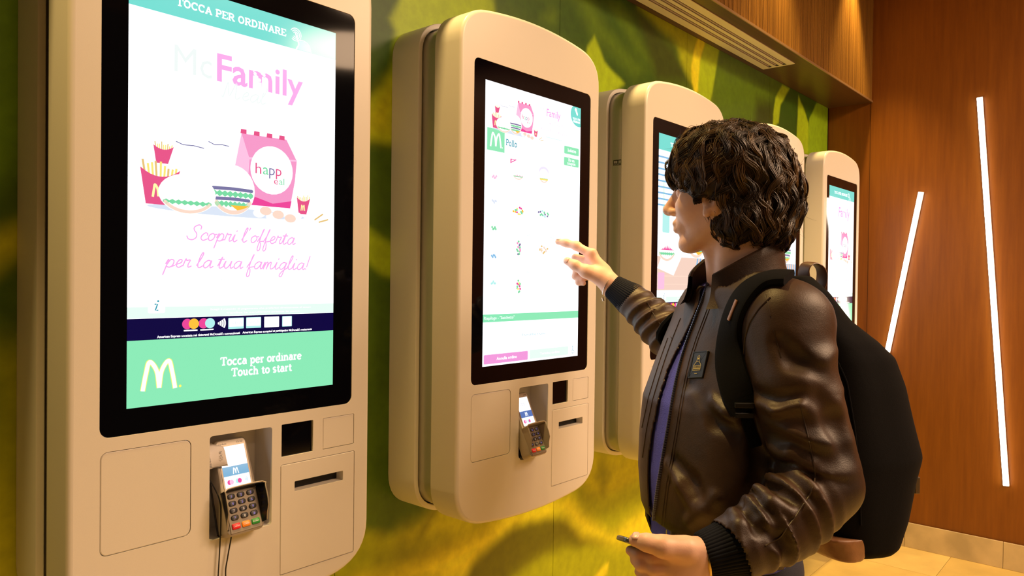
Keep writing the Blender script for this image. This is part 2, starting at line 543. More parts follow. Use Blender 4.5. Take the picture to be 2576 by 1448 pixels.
# ceiling, with drums added around the unseen hall lights, and the spot rings
ceil_ = MB().box(-2.4, RIGHT_X+0.12, -4.4, WALL_Y+0.12, CEIL_Z, CEIL_Z+0.08).build('ceiling', mat('ceiling_paint', (0.30, 0.22, 0.15), 0.8))
tag(ceil_, kind='structure')
for x, y, e in HALL:
    r0 = [(x+0.53*math.cos(a), y+0.53*math.sin(a)) for a in np.linspace(0, 2*PI, 40, endpoint=False)]
    MB().rings([[(a, b, CEIL_Z) for a, b in r0], [(a, b, CEIL_Z-0.05) for a, b in r0]], False, False).build('fill_light_drum', mat('fill_light_drum_white', (0.7, 0.66, 0.6), 0.5), ceil_, True)
LAMPRIM = mat('lamp_rim', (0.7, 0.68, 0.62), 0.35, metal=0.5)
for x, y in SPOTS:
    r0 = [(x+0.045*math.cos(a), y+0.045*math.sin(a)) for a in np.linspace(0, 2*PI, 24, endpoint=False)]
    r1 = [(x+0.036*math.cos(a), y+0.036*math.sin(a)) for a in np.linspace(0, 2*PI, 24, endpoint=False)]
    MB().rings([[(a, b, CEIL_Z) for a, b in r0], [(a, b, CEIL_Z-0.006) for a, b in r0], [(a, b, CEIL_Z-0.006) for a, b in r1], [(a, b, CEIL_Z) for a, b in r1]], False, False).build('recessed_spot_ring', LAMPRIM, ceil_, True)

# two slanted light strips on the wood wall
LEDM = mat('led_diffuser', (0.9, 0.88, 0.85), 0.4, emit=(1.0, 0.86, 0.70), estr=13.0)
LEDCH = mat('led_channel', (0.55, 0.48, 0.40), 0.4, metal=0.4)


def led_strip(ya, za, yb, zb, label):
    e = empty('led_light_strip', (RIGHT_X, (ya+yb)/2, (za+zb)/2), label, 'light strip', 'slanted light strips on the wood wall')
    d = Vector((0, yb-ya, zb-za))
    L = d.length
    ang = math.atan2(-(yb-ya), zb-za)
    e.rotation_euler = (ang, 0, 0)
    MB().box(-0.010, 0.0, -0.014, 0.014, -L/2, L/2).build('channel', LEDCH, e)
    MB().box(-0.020, -0.010, -0.0125, 0.0125, -L/2+0.003, L/2-0.003, 0.003).build('diffuser', LEDM, e)
    return e


led_strip(-0.252, 1.975, -0.095, 1.077, 'shorter glowing light strip leaning right, beside the black backpack')
led_strip(-0.520, 2.455, -0.672, 0.428, 'longest glowing light strip, on the wood wall at far right')

# ================================================================== order kiosks
SCR_W, SCR_H = 0.398, 0.708
KZ0 = 0.845                      # underside of a kiosk above the floor
SB = 1.25-KZ0                    # screen bottom in kiosk coordinates
SX = -0.2015                     # screen left edge in kiosk coordinates
HW = 0.2885


def kiosk_outline(d=0.0, n=10):
    """front outline of the cabinet: straight sides, rounded corners, gently bowed top and bottom (ccw in x,z)"""
    top, bot = 1.301, 0.0
    pts = []

    def bez(p0, p1, p2, k):
        return [((1-t)**2*p0[0]+2*t*(1-t)*p1[0]+t*t*p2[0], (1-t)**2*p0[1]+2*t*(1-t)*p1[1]+t*t*p2[1]) for t in np.linspace(0, 1, k)]
    # bottom arc left -> right
    pts += bez((-0.195, 0.014), (0.0, -0.012), (0.195, 0.014), 12)
    pts += bez((0.195, 0.014), (HW, 0.028), (HW, 0.112), n)[1:]
    pts += bez((HW, top-0.112), (HW, top-0.030), (0.195, top-0.016), n)
    pts += bez((0.195, top-0.016), (0.0, top+0.014), (-0.195, top-0.016), 12)[1:]
    pts += bez((-0.195, top-0.016), (-HW, top-0.030), (-HW, top-0.112), n)[1:]
    pts += bez((-HW, 0.112), (-HW, 0.028), (-0.195, 0.014), n)[:-1]
    return inset(pts, d) if d else pts


def fill(mb, loops, y):
    """planar face at depth y with holes: loops[0] outer, the rest holes"""
    vs = [[Vector((p[0], p[1], 0)) for p in l] for l in loops]
    tris = tessellate_polygon(vs)
    flat = [(p[0], y, p[1]) for l in loops for p in l]
    fs = []
    for a, b, c in tris:
        pa, pb, pc = flat[a], flat[b], flat[c]
        cr = (pb[0]-pa[0])*(pc[2]-pa[2])-(pb[2]-pa[2])*(pc[0]-pa[0])
        if abs(cr) < 1e-12:
            continue
        fs.append((a, b, c) if cr > 0 else (a, c, b))     # normal towards -y
    mb.add(flat, fs)


def wall_in(mb, loop, y0, y1):
    n = len(loop)
    b = len(mb.v)
    mb.v += at_y(loop, y0)+at_y(loop, y1)
    mb.f += [(b+(j+1) % n, b+j, b+n+j, b+n+(j+1) % n) for j in range(n)]


def sx(x):
    return SX+x/1000.0


def sz(z):
    return SB+z/1000.0


R_BEZEL = rrect(sx(-41), sx(444), sz(-43), sz(755), 0.016)
R_ACCESS = rrect(sx(-40), sx(107), sz(-232), sz(-65), 0.012)
R_NICHE = rrect(sx(140), sx(262), sz(-251), sz(-66), 0.005, 3)
R_SCAN = rrect(sx(282), sx(352), sz(-127.5), sz(-65), 0.001, 1)
R_SMALL = rrect(sx(374.5), sx(451), sz(-128), sz(-65), 0.002, 2)
R_PRINT = rrect(sx(280), sx(453), sz(-354), sz(-142), 0.004, 3)
R_SLOT = rrect(sx(311), sx(424), sz(-198.5), sz(-179), 0.001, 1)


def kiosk_body(parent):
    # front cabinet
    mb = MB()
    r = 0.009
    rings = []
    for k in range(7):
        t = PI/2*k/6
        rings.append(at_y(kiosk_outline(r*(1-math.cos(t))), r*(1-math.sin(t))))
    rings = [at_y(kiosk_outline(0.004), 0.094), at_y(kiosk_outline(), 0.090)]+rings
    mb.rings(rings, True, False)
    holes = [R_BEZEL, R_ACCESS, R_NICHE, R_SCAN, R_SMALL, R_PRINT]
    fill(mb, [kiosk_outline(r)]+[h[::-1] for h in holes], 0.0)
    for h in holes:
        wall_in(mb, h, 0.0, 0.012)
    mb.build('front_cabinet', PLASTIC, parent, True)
    # doors and panels, each leaving a hairline joint
    for nm, lp, g in [('access_door', R_ACCESS, 0.0011), ('blank_panel', R_SMALL, 0.0009)]:
        mb = MB()
        l0 = inset(lp, g)
        l1 = inset(lp, g+0.0012)
        mb.rings([at_y(l0, 0.010), at_y(l0, 0.0012), at_y(l1, 0.0002)], True, False)
        fill(mb, [l1], 0.0002)
        mb.build(nm, PLASTIC, parent)
    mb = MB()
    l0, l1 = inset(R_PRINT, 0.0010), inset(R_PRINT, 0.0021)
    mb.rings([at_y(l0, 0.010), at_y(l0, 0.0010), at_y(l1, -0.0002)], False, False)
    fill(mb, [l1, R_SLOT[::-1]], -0.0002)
    wall_in(mb, R_SLOT, -0.0002, 0.022)
    pd = mb.build('printer_door', PLASTIC, parent)
    MB().box(sx(309), sx(426), 0.022, 0.024, sz(-200), sz(-178)).build('receipt_slot', DARKGAP, pd)
    # scanner window
    mb = MB()
    l0 = inset(R_SCAN, 0.0006)
    mb.rings([at_y(l0, 0.012), at_y(l0, 0.005)], False, False)
    fill(mb, [l0], 0.005)
    mb.build('scanner_window', BLACKGLASS, parent)
    # terminal niche
    mb = MB()
    wall_in(mb, inset(R_NICHE, 0.0002), 0.001, 0.062)
    fill(mb, [R_NICHE], 0.062)
    mb.build('terminal_niche', NICHE, parent)
    # glass around the display
    mb = MB()
    l0 = inset(R_BEZEL, 0.0006)
    hole = [(sx(-0.0), sz(0)), (sx(398), sz(0)), (sx(398), sz(708)), (sx(0), sz(708))]
    mb.rings([at_y(l0, 0.010), at_y(l0, 0.0013)], False, False)
    fill(mb, [l0, hole[::-1]], 0.0013)
    wall_in(mb, hole, 0.0013, 0.003)
    mb.build('display_bezel', BLACKGLASS, parent)
    # neck between cabinet and rear housing
    mb = MB()
    prof = [(0.085, 0.022), (0.096, 0.022), (0.102, 0.0195), (0.114, 0.0182), (0.130, 0.0180), (0.142, 0.0186), (0.180, 0.0195)]
    mb.rings([at_y(kiosk_outline(d), y) for y, d in prof][::-1], True, True)
    mb.build('neck', NECK, parent, True)
    # rear housing against the wall
    mb = MB()
    e = 0.002
    mb.rings([at_y(kiosk_outline(e), WALL_Y-0.0005), at_y(kiosk_outline(e), 0.156), at_y(kiosk_outline(e+0.001), 0.1535), at_y(kiosk_outline(e+0.003), 0.1525),
              at_y(kiosk_outline(e+0.012), 0.1525), at_y(kiosk_outline(e+0.014), 0.155), at_y(kiosk_outline(e+0.014), 0.185)], True, False)
    mb.build('rear_housing', PLASTIC_BACK, parent, True)
    MB().rings([at_y(kiosk_outline(e+0.013), 0.179), at_y(kiosk_outline(e+0.013), 0.1765)][::1], True, True).build('shadow_channel', DARKGAP, parent)


# ------------------------------------------------------------------ lettering
def catmull(pts, n=6, closed=False):
    p = [np.array(q, float) for q in pts]
    if len(p) < 3:
        return p
    out = []
    m = len(p)
    for i in range(m if closed else m-1):
        p0 = p[i-1] if (i > 0 or closed) else 2*p[0]-p[1]
        p1, p2 = p[i], p[(i+1) % m]
        p3 = p[(i+2) % m] if (i+2 < m or closed) else 2*p[-1]-p[-2]
        for k in range(n):
            t = k/n
            out.append(0.5*((2*p1)+(-p0+p2)*t+(2*p0-5*p1+4*p2-p3)*t*t+(-p0+3*p1-3*p2+p3)*t**3))
    out.append(p[0] if closed else p[-1])
    return out


def stroke(mb, pts, w, y, caps=True):
    """flat ribbon of width w through 2d points (x,z) at depth y"""
    p = [np.array(q, float) for q in pts]
    L, R = [], []
    n = len(p)
    for i in range(n):
        t = p[min(i+1, n-1)]-p[max(i-1, 0)]
        t = t/(np.linalg.norm(t)+1e-12)
        nn = np.array([-t[1], t[0]])*w/2
        L.append(p[i]+nn)
        R.append(p[i]-nn)
    b = len(mb.v)
    mb.v += [(q[0], y, q[1]) for q in L]+[(q[0], y, q[1]) for q in R]
    mb.f += [(b+n+i, b+n+i+1, b+i+1, b+i) for i in range(n-1)]
    if caps:
        for q in (p[0], p[-1]):
            disc(mb, q[0], q[1], w/2, w/2, y, 8)


def disc(mb, x, z, rx, rz, y, n=24, a0=0.0, a1=2*PI):
    b = len(mb.v)
    mb.v += [(x+rx*math.cos(a), y, z+rz*math.sin(a)) for a in np.linspace(a0, a1, n, endpoint=abs(a1-a0-2*PI) > 1e-6)]
    mb.f.append(tuple(range(b, b+n)))


def poly(mb, pts, y):
    fill(mb, [list(pts)], y)


def arc(cx, cz, rx, rz, a0, a1, n=14):
    return [(cx+rx*math.cos(math.radians(a)), cz+rz*math.sin(math.radians(a))) for a in np.linspace(a0, a1, n)]


# slab-serif skeletons: advance, [(points, thick?)]
SLAB = {
    'T': (1.0, [([(.5, .05), (.5, .95)], 1), ([(.06, .92), (.94, .92)], 0), ([(.08, .92), (.08, .70)], 0), ([(.92, .92), (.92, .70)], 0), ([(.26, .07), (.74, .07)], 0)]),
    'O': (1.0, [(arc(.48, .5, .36, .42, 0, 360, 24), 1)]),
    'C': (0.95, [(arc(.5, .5, .38, .42, 48, 318, 20), 1), ([(.80, .95), (.80, .66)], 0)]),
    'A': (1.0, [([(.16, .05), (.48, .95)], 1), ([(.48, .95), (.84, .05)], 1), ([(.26, .33), (.72, .33)], 0), ([(.0, .07), (.32, .07)], 0), ([(.66, .07), (1.0, .07)], 0)]),
    'P': (0.9, [([(.2, .05), (.2, .95)], 1), ([(.2, .92)]+arc(.5, .69, .28, .23, 90, -90)+[(.2, .46)], 1), ([(.02, .07), (.42, .07)], 0), ([(.02, .93), (.3, .93)], 0)]),
    'E': (0.9, [([(.2, .05), (.2, .95)], 1), ([(.02, .92), (.8, .92), (.8, .70)], 0), ([(.2, .5), (.6, .5)], 0), ([(.02, .07), (.82, .07), (.82, .32)], 0)]),
    'R': (1.0, [([(.2, .05), (.2, .95)], 1), ([(.2, .92)]+arc(.5, .70, .28, .22, 90, -90)+[(.2, .48)], 1), ([(.5, .48), (.8, .07)], 1), ([(.02, .07), (.40, .07)], 0), ([(.66, .07), (1.0, .07)], 0), ([(.02, .93), (.3, .93)], 0)]),
    'D': (1.0, [([(.2, .05), (.2, .95)], 1), ([(.05, .92), (.4, .92)]+arc(.42, .5, .42, .42, 88, -88)+[(.4, .08), (.05, .08)], 1)]),
    'I': (0.55, [([(.27, .05), (.27, .95)], 1), ([(.04, .07), (.5, .07)], 0), ([(.04, .93), (.5, .93)], 0)]),
    'N': (1.1, [([(.2, .05), (.2, .95)], 1), ([(.2, .95), (.82, .05)], 1), ([(.82, .05), (.82, .95)], 1), ([(.02, .07), (.40, .07)], 0), ([(.02, .93), (.3, .93)], 0), ([(.64, .93), (1.02, .93)], 0)]),
    'o': (0.8, [(arc(.39, .34, .29, .29, 0, 360, 20), 1)]),
    'c': (0.75, [(arc(.42, .34, .30, .29, 50, 320, 16), 1)]),
    'a': (0.8, [(arc(.34, .22, .23, .17, 0, 360, 16), 1), ([(.14, .58)]+arc(.36, .42, .23, .21, 110, 0, 8)+[(.59, .06), (.74, .06)], 1)]),
    'p': (0.85, [([(.2, -.28), (.2, .64)], 1), (arc(.44, .34, .25, .28, 0, 360, 18), 1), ([(.03, -.27), (.4, -.27)], 0), ([(.03, .62), (.2, .62)], 0)]),
    'e': (0.78, [([(.12, .36), (.66, .36)], 0), (arc(.39, .34, .29, .29, 5, 325, 18), 1)]),
    'r': (0.65, [([(.2, .05), (.2, .64)], 1), ([(.2, .4), (.34, .60), (.56, .58)], 1), ([(.02, .06), (.42, .06)], 0), ([(.03, .62), (.2, .62)], 0)]),
    'd': (0.85, [([(.62, .05), (.62, .98)], 1), (arc(.38, .34, .25, .28, 0, 360, 18), 1), ([(.62, .06), (.80, .06)], 0), ([(.46, .96), (.62, .96)], 0)]),
    'i': (0.45, [([(.22, .05), (.22, .64)], 1), ([(.02, .06), (.43, .06)], 0), ([(.03, .62), (.22, .62)], 0), ([(.20, .86), (.23, .86)], 1)]),
    'n': (0.9, [([(.2, .05), (.2, .64)], 1), ([(.2, .42)]+arc(.44, .38, .22, .23, 150, 0, 8)+[(.66, .05)], 1), ([(.02, .06), (.38, .06)], 0), ([(.5, .06), (.84, .06)], 0), ([(.03, .62), (.2, .62)], 0)]),
    'u': (0.9, [([(.2, .62), (.2, .28)]+arc(.42, .28, .22, .22, 180, 350, 8), 1), ([(.64, .05), (.64, .64)], 1), ([(.03, .62), (.2, .62)], 0), ([(.64, .06), (.82, .06)], 0), ([(.48, .62), (.64, .62)], 0)]),
    'h': (0.9, [([(.2, .05), (.2, .97)], 1), ([(.2, .42)]+arc(.44, .38, .22, .23, 150, 0, 8)+[(.66, .05)], 1), ([(.02, .06), (.38, .06)], 0), ([(.5, .06), (.84, .06)], 0), ([(.03, .95), (.2, .95)], 0)]),
    't': (0.6, [([(.26, .84), (.26, .2)]+arc(.42, .2, .16, .14, 180, 320, 6), 1), ([(.04, .60), (.52, .60)], 0)]),
    's': (0.7, [(arc(.34, .49, .2, .14, 30, 270, 10)+arc(.34, .19, .22, .14, 90, -150, 10), 1)]),
    'l': (0.45, [([(.22, .05), (.22, .97)], 1), ([(.02, .06), (.43, .06)], 0), ([(.03, .95), (.22, .95)], 0)]),
    'H': (1.1, [([(.2, .05), (.2, .95)], 1), ([(.86, .05), (.86, .95)], 1), ([(.2, .5), (.86, .5)], 0), ([(.02, .07), (.4, .07)], 0), ([(.68, .07), (1.04, .07)], 0), ([(.02, .93), (.4, .93)], 0), ([(.68, .93), (1.04, .93)], 0)]),
    ' ': (0.45, []),
}
# brush-script skeletons, x-height 1
SCRIPT = {
    'S': (1.25, [[(1.25, 1.45), (1.28, 1.8), (1.0, 2.0), (.55, 1.7), (.55, 1.3), (.85, .85), (.85, .35), (.5, .03), (.05, .1), (-.15, .45)]]),
    'c': (.85, [[(.78, .68), (.8, .92), (.55, 1.0), (.2, .62), (.15, .22), (.4, 0), (.85, .22)]]),
    'o': (.95, [[(.55, 1.0), (.2, .75), (.1, .3), (.3, 0), (.65, .25), (.78, .7), (.55, 1.0), (.75, .85), (1.0, .9)]]),
    'p': (1.0, [[(.05, .45), (.3, 1.05), (.12, .1), (-.1, -.95)], [(.18, .35), (.5, .98), (.82, .85), (.75, .3), (.45, 0), (.18, .1), (.45, .02), (.95, .25)]]),
    'r': (.85, [[(.0, .2), (.22, 1.12), (.32, .92), (.68, .98), (.52, .45), (.55, .05), (.85, .2)]]),
    'i': (.58, [[(.0, .3), (.28, 1.0), (.14, .25), (.28, 0), (.58, .25)], [(.42, 1.42), (.46, 1.52)]]),
    'l': (.62, [[(.0, .3), (.42, 1.3), (.58, 1.9), (.45, 1.95), (.22, 1.2), (.12, .3), (.28, 0), (.62, .25)]]),
    "'": (.40, [[(.26, 2.0), (.16, 1.7)]]),
    'f': (.72, [[(-.05, .2), (.35, 1.1), (.62, 2.0), (.45, 1.6), (.22, .4), (.02, -.75), (.12, -1.1), (.34, -.85), (.34, -.1), (.2, .15), (.72, .3)]]),
    'e': (.78, [[(.05, .35), (.55, .62), (.62, .95), (.4, 1.0), (.15, .6), (.14, .2), (.38, 0), (.78, .3)]]),
    't': (.62, [[(.0, .3), (.42, 1.55), (.16, .3), (.28, 0), (.62, .25)], [(.02, 1.18), (.62, 1.22)]]),
    'a': (1.08, [[(.88, .88), (.55, 1.0), (.18, .65), (.12, .2), (.32, 0), (.65, .3), (.92, 1.0), (.8, .3), (.88, .02), (1.12, .22)]]),
    'u': (1.08, [[(.0, .4), (.22, 1.0), (.1, .3), (.3, 0), (.62, .35), (.86, 1.0), (.76, .3), (.86, .02), (1.12, .22)]]),
    'm': (1.4, [[(.0, .3), (.24, 1.0), (.1, .0)], [(.12, .1), (.38, .85), (.58, .95), (.55, .55), (.45, .0)], [(.47, .1), (.75, .85), (.98, .95), (.92, .4), (1.0, .02), (1.4, .25)]]),
    'g': (1.05, [[(.88, .88), (.55, 1.0), (.18, .65), (.12, .2), (.32, 0), (.65, .3), (.92, 1.0), (.7, .0), (.45, -.95), (.22, -1.05), (.18, -.75), (.5, -.25), (1.1, .25)]]),
    '!': (.45, [[(.5, 2.0), (.22, .45)], [(.13, .05), (.14, .08)]]),
    'M': (1.9, [[(.0, .1), (.15, .0), (.45, 1.8), (.7, .2), (1.25, 1.9), (1.3, .2), (1.5, .0), (1.75, .25)]]),
    ' ': (.55, []),
}


def slab_text(mb, s, x0, x1, zb, h, y, wt=0.20, wthin=0.145):
    tot = sum(SLAB[c][0] for c in s)
    k = (x1-x0)/tot
    x = x0
    for c in s:
        a, st = SLAB[c]
        for pts, thick in st:
            stroke(mb, [(x+p[0]*k, zb+p[1]*h) for p in pts], h*(wt if thick else wthin), y, caps=False)
        x += a*k


def script_text(mb, s, x0, x1, zb, xh, y, w=0.17, slant=0.22):
    tot = sum(SCRIPT[c][0] for c in s)
    k = (x1-x0)/tot
    x = x0
    for c in s:
        a, st = SCRIPT[c]
        for pts in st:
            stroke(mb, [(x+p[0]*k+p[1]*xh*slant*0.6, zb+p[1]*xh) for p in catmull(pts, 5)], xh*w, y)
        x += a*k


def sans_text(mb, s, x0, x1, zb, h, y, bold=0.0, align='fit'):
    """built-in sans face; cap height h, squeezed between x0 and x1 (or natural width, centred between them)"""
    cu = bpy.data.curves.new('lettering', 'FONT')
    cu.body = s
    cu.size = 1.0
    cu.offset = bold
    cu.resolution_u = 2
    to = bpy.data.objects.new('lettering', cu)
    me = bpy.data.meshes.new_from_object(to)
    co = np.array([v.co[:] for v in me.vertices])
    fs = [tuple(q.vertices) for q in me.polygons]
    bpy.data.objects.remove(to)
    bpy.data.curves.remove(cu)
    bpy.data.meshes.remove(me)
    if not len(co):
        return
    k = h/0.73
    w = co[:, 0].max()-co[:, 0].min()
    if align == 'fit':
        kx, ox = (x1-x0)/w, x0
    else:
        kx = min(k, (x1-x0)/w)
        ox = (x0+x1)/2-w*kx/2
    mb.add([(ox+(c[0]-co[:, 0].min())*kx, y, zb+c[1]*k) for c in co], fs)


def arches(mb, x0, x1, z0, z1, w, y, dot=False):
    """two tall joined arches"""
    W, H = x1-x0, z1-z0
    m = (x0+x1)/2
    a = catmull([(x0+w/2, z0), (x0+W*0.085+w/2, z0+H*0.55), (x0+W*0.24, z1-w*0.55), (m-W*0.07, z0+H*0.62), (m, z0+H*0.06)], 8)
    stroke(mb, a, w, y, False)
    stroke(mb, [(2*m-p[0], p[1]) for p in a], w, y, False)
    if dot:
        disc(mb, x1+w*0.5, z0+w*0.3, w*0.28, w*0.28, y, 8)


class Screen:
    """flat display with its lit picture; coordinates in mm from the lower left corner"""

    def __init__(self, parent, ox, oz, y, w, h, white, scale=0.001):
        self.k, self.ox, self.oz, self.y = scale, ox, oz, y
        self.o = MB().box(ox, ox+w*scale, y, y+0.002, oz, oz+h*scale).build('screen', white, parent)
        self.lay = 0

    def X(self, x):
        return self.ox+x*self.k

    def Z(self, z):
        return self.oz+z*self.k

    def put(self, name, m, fn, lay=1):
        mb = MB()
        fn(mb, self.y-0.00012*lay)
        return mb.build(name, m, self.o)

    def rect(self, name, m, x0, x1, z0, z1, lay=1, r=0.0):
        if r:
            return self.put(name, m, lambda mb, y: poly(mb, rrect(self.X(x0), self.X(x1), self.Z(z0), self.Z(z1), r*self.k, 4), y), lay)
        return self.put(name, m, lambda mb, y: poly(mb, [(self.X(x0), self.Z(z0)), (self.X(x1), self.Z(z0)), (self.X(x1), self.Z(z1)), (self.X(x0), self.Z(z1))], y), lay)

    def shape(self, name, m, pts, lay=1):
        return self.put(name, m, lambda mb, y: poly(mb, [(self.X(a), self.Z(b)) for a, b in pts], y), lay)

    def ell(self, name, m, x, z, rx, rz, lay=1, a0=0.0, a1=2*PI):
        return self.put(name, m, lambda mb, y: disc(mb, self.X(x), self.Z(z), rx*self.k, rz*self.k, y, 28, a0, a1), lay)

    def slab(self, name, m, s, x0, x1, zb, h, lay=2, **kw):
        return self.put(name, m, lambda mb, y: slab_text(mb, s, self.X(x0), self.X(x1), self.Z(zb), h*self.k, y, **kw), lay)

    def script(self, name, m, s, x0, x1, zb, xh, lay=2, **kw):
        return self.put(name, m, lambda mb, y: script_text(mb, s, self.X(x0), self.X(x1), self.Z(zb), xh*self.k, y, **kw), lay)

    def sans(self, name, m, s, x0, x1, zb, h, lay=2, **kw):
        return self.put(name, m, lambda mb, y: sans_text(mb, s, self.X(x0), self.X(x1), self.Z(zb), h*self.k, y, **kw), lay)

    def arch(self, name, m, x0, x1, z0, z1, w, lay=2, dot=False):
        return self.put(name, m, lambda mb, y: arches(mb, self.X(x0), self.X(x1), self.Z(z0), self.Z(z1), w*self.k, y, dot), lay)


WHITE = glow('white', (248, 251, 255), 1.5)
D_WHITE = glow('lettering_white', (255, 255, 255), 1.25)
D_TEAL = glow('teal', (112, 216, 205))
D_GREEN = glow('mint_green', (136, 228, 178))
D_MINT = glow('pale_mint', (226, 250, 238), 1.0)
D_NAVY = glow('navy', (16, 8, 62))
D_PINK = glow('pink', (244, 170, 230))
D_PINKBTN = glow('pink_button', (236, 150, 214))
D_ROSE = glow('rose', (240, 150, 196))
D_RED = glow('carton_red', (226, 84, 134))
D_ROSELT = glow('light_rose', (248, 190, 222))
D_GREY = glow('faint_grey', (234, 242, 240))
D_FAINT = glow('faint_print', (226, 232, 238))
D_YEL = glow('fries_yellow', (250, 226, 120))
D_TAN = glow('fries_tan', (226, 190, 120))
D_GOLD = glow('arches_gold', (252, 248, 170), 1.0)
D_BUN = glow('bun_cream', (255, 251, 246), 1.15)
D_BUNSH = glow('bun_peach', (250, 214, 196))
D_LETT = glow('lettuce', (120, 214, 160))
D_MEAT = glow('patty', (120, 116, 160))
D_INK = glow('teal_ink', (40, 150, 170))
D_MAG = glow('magenta', (232, 70, 150))
D_ORAN = glow('orange', (250, 190, 60))
D_CYAN = glow('pale_cyan', (176, 236, 232))
D_BLUE = glow('stripe_blue', (130, 186, 226))
D_WOOD = glow('table_wood', (238, 206, 190))
D_SHAD = glow('soft_shadow', (214, 224, 240))


def burger(s, x, z, rx, rz, lay, double=False):
    s.ell('burger_bun', D_BUN, x, z, rx, rz, lay)
    s.put('burger_bun_base', D_BUNSH, lambda mb, y: stroke(mb, [(s.X(x+rx*0.9*math.cos(a)), s.Z(z+rz*0.9*math.sin(a))) for a in np.linspace(-2.6, -0.55, 14)], rz*0.16*s.k, y), lay+1)
    rows = [-0.15, -0.55] if double else [-0.42]
    for q, dz in enumerate(rows):
        w = rx*math.sqrt(max(0.1, 1-dz*dz))*0.93

        def zig(mb, y, dz=dz, w=w):
            n = 16
            up = [(x-w+2*w*i/n, z+rz*dz+rz*(0.10 if i % 2 else 0.02)) for i in range(n+1)]
            lo = [(x-w+2*w*i/n, z+rz*dz-rz*(0.16 if i % 2 else 0.07)) for i in range(n+1)]
            poly(mb, [(s.X(a), s.Z(b)) for a, b in lo+up[::-1]], y)
        s.put('lettuce', D_LETT, zig, lay+1)
        if double:
            s.put('patty', D_MEAT, lambda mb, y, dz=dz, w=w: stroke(mb, [(s.X(x-w*0.93+1.86*w*t), s.Z(z+rz*(dz+0.19)-abs(t-0.5)*rz*0.05)) for t in np.linspace(0, 1, 8)], rz*0.13*s.k, y), lay+2)
    if double:
        s.shape('cheese', D_ORAN, [(x-rx*0.1, z-rz*0.62), (x+rx*0.75, z-rz*0.60), (x+rx*0.45, z-rz*0.74), (x+rx*0.2, z-rz*0.80)], lay+3)


def fries(s, x, z, w, h, lay, arch=True):
    for i in range(9):
        a = -0.35+0.7*i/8+random.uniform(-0.06, 0.06)
        x0 = x+w*(0.15+0.7*i/8)
        hh = h*random.uniform(0.28, 0.5)
        s.put('fry', D_YEL if i % 3 else D_TAN, lambda mb, y, x0=x0, hh=hh, a=a: stroke(mb, [(s.X(x0), s.Z(z+h*0.62)), (s.X(x0+a*hh*0.6), s.Z(z+h*0.72+hh))], w*0.055*s.k, y, False), lay)
    top = [(x+w*t, z+h*(1.0-0.9*(0.25-(t-0.5)**2))) for t in np.linspace(1, 0, 9)]
    s.shape('fries_carton', D_RED, [(x+w*0.14, z), (x+w*0.72, z)]+top, lay+1)
    if arch:
        s.arch('carton_arches', D_GOLD, x+w*0.28, x+w*0.62, z+h*0.2, z+h*0.58, w*0.06, lay+2)


def meal_picture(s, x=0.0, z=0.0, k=1.0):
    """box, cartons, burgers and nuggets of the family meal; drawn for the large poster, k scales it"""
    T = lambda pts: [(x+a*k, z+b*k) for a, b in pts]
    s.ell('table_shadow', D_SHAD, x+180*k, z+332*k, 150*k, 8*k, 1)
    s.shape('meal_box_side', D_ROSELT, T([(181, 400), (196, 476), (212, 432), (206, 352), (190, 356)]), 1)
    s.shape('meal_box', D_ROSE, T([(206, 350), (297, 350), (307, 400), (311, 440), (288, 478), (196, 476), (212, 432)]), 2)
    s.shape('meal_box_base', D_MAG, T([(206, 348), (297, 348), (300, 362), (260, 354), (222, 364), (205, 372)]), 3)
    for i in range(4):
        s.shape('handle_tab', D_RED, T([(194+26*i, 476), (206+26*i, 476), (206+26*i, 484), (195+26*i, 484)]), 3)
    s.shape('box_fold', D_ROSELT, T([(212, 431), (311, 439), (311, 442), (211, 435)]), 3)
    s.ell('box_roundel', glow('roundel', (255, 253, 253), 1.3), x+258*k, z+416*k, 44*k, 45*k, 4)
    for ch, cx, col in [('h', 224, D_RED), ('a', 239, D_LETT), ('p', 252, D_MEAT), ('p', 266, D_RED)]:
        s.sans('roundel_letter', col, ch, x+cx*k, x+(cx+12)*k, z+407*k, 21*k, 5)
    s.sans('roundel_letter', D_RED, 'e', x+262*k, x+271*k, z+391*k, 13*k, 5)
    s.sans('roundel_letter', D_LETT, 'al', x+273*k, x+284*k, z+391*k, 13*k, 5)
    s.put('cup_rim', D_MEAT, lambda mb, y: [stroke(mb, [(s.X(x+a*k), s.Z(z+b*k)) for a, b in q], 1.6*k*s.k, y) for q in ([(78, 444), (90, 440), (108, 441), (126, 439)], [(135, 452), (146, 448), (160, 450), (172, 449)])], 2)
    fries(s, x+40*k, z+404*k, 34*k, 30*k, 2, False)
    fries(s, x+19*k, z+335*k, 66*k, 60*k, 4)
    burger(s, x+180*k, z+372*k, 43*k, 45*k, 7, True)
    burger(s, x+98*k, z+357*k, 50*k, 34*k, 11)
    fries(s, x+311*k, z+339*k, 30*k, 32*k, 8)
    for i in range(7):
        s.ell('nugget', D_BUNSH if i % 2 else D_BUN, x+(232+13*i)*k, z+(334+6*math.sin(i*2.1))*k, 12*k, 8*k, 12+(i % 2))
    s.put('spill_fry', D_TAN, lambda mb, y: [stroke(mb, [(s.X(x+a*k), s.Z(z+b*k)) for a, b in q], 3*k*s.k, y) for q in ([(352, 330), (370, 342)], [(362, 326), (382, 332)])], 9)


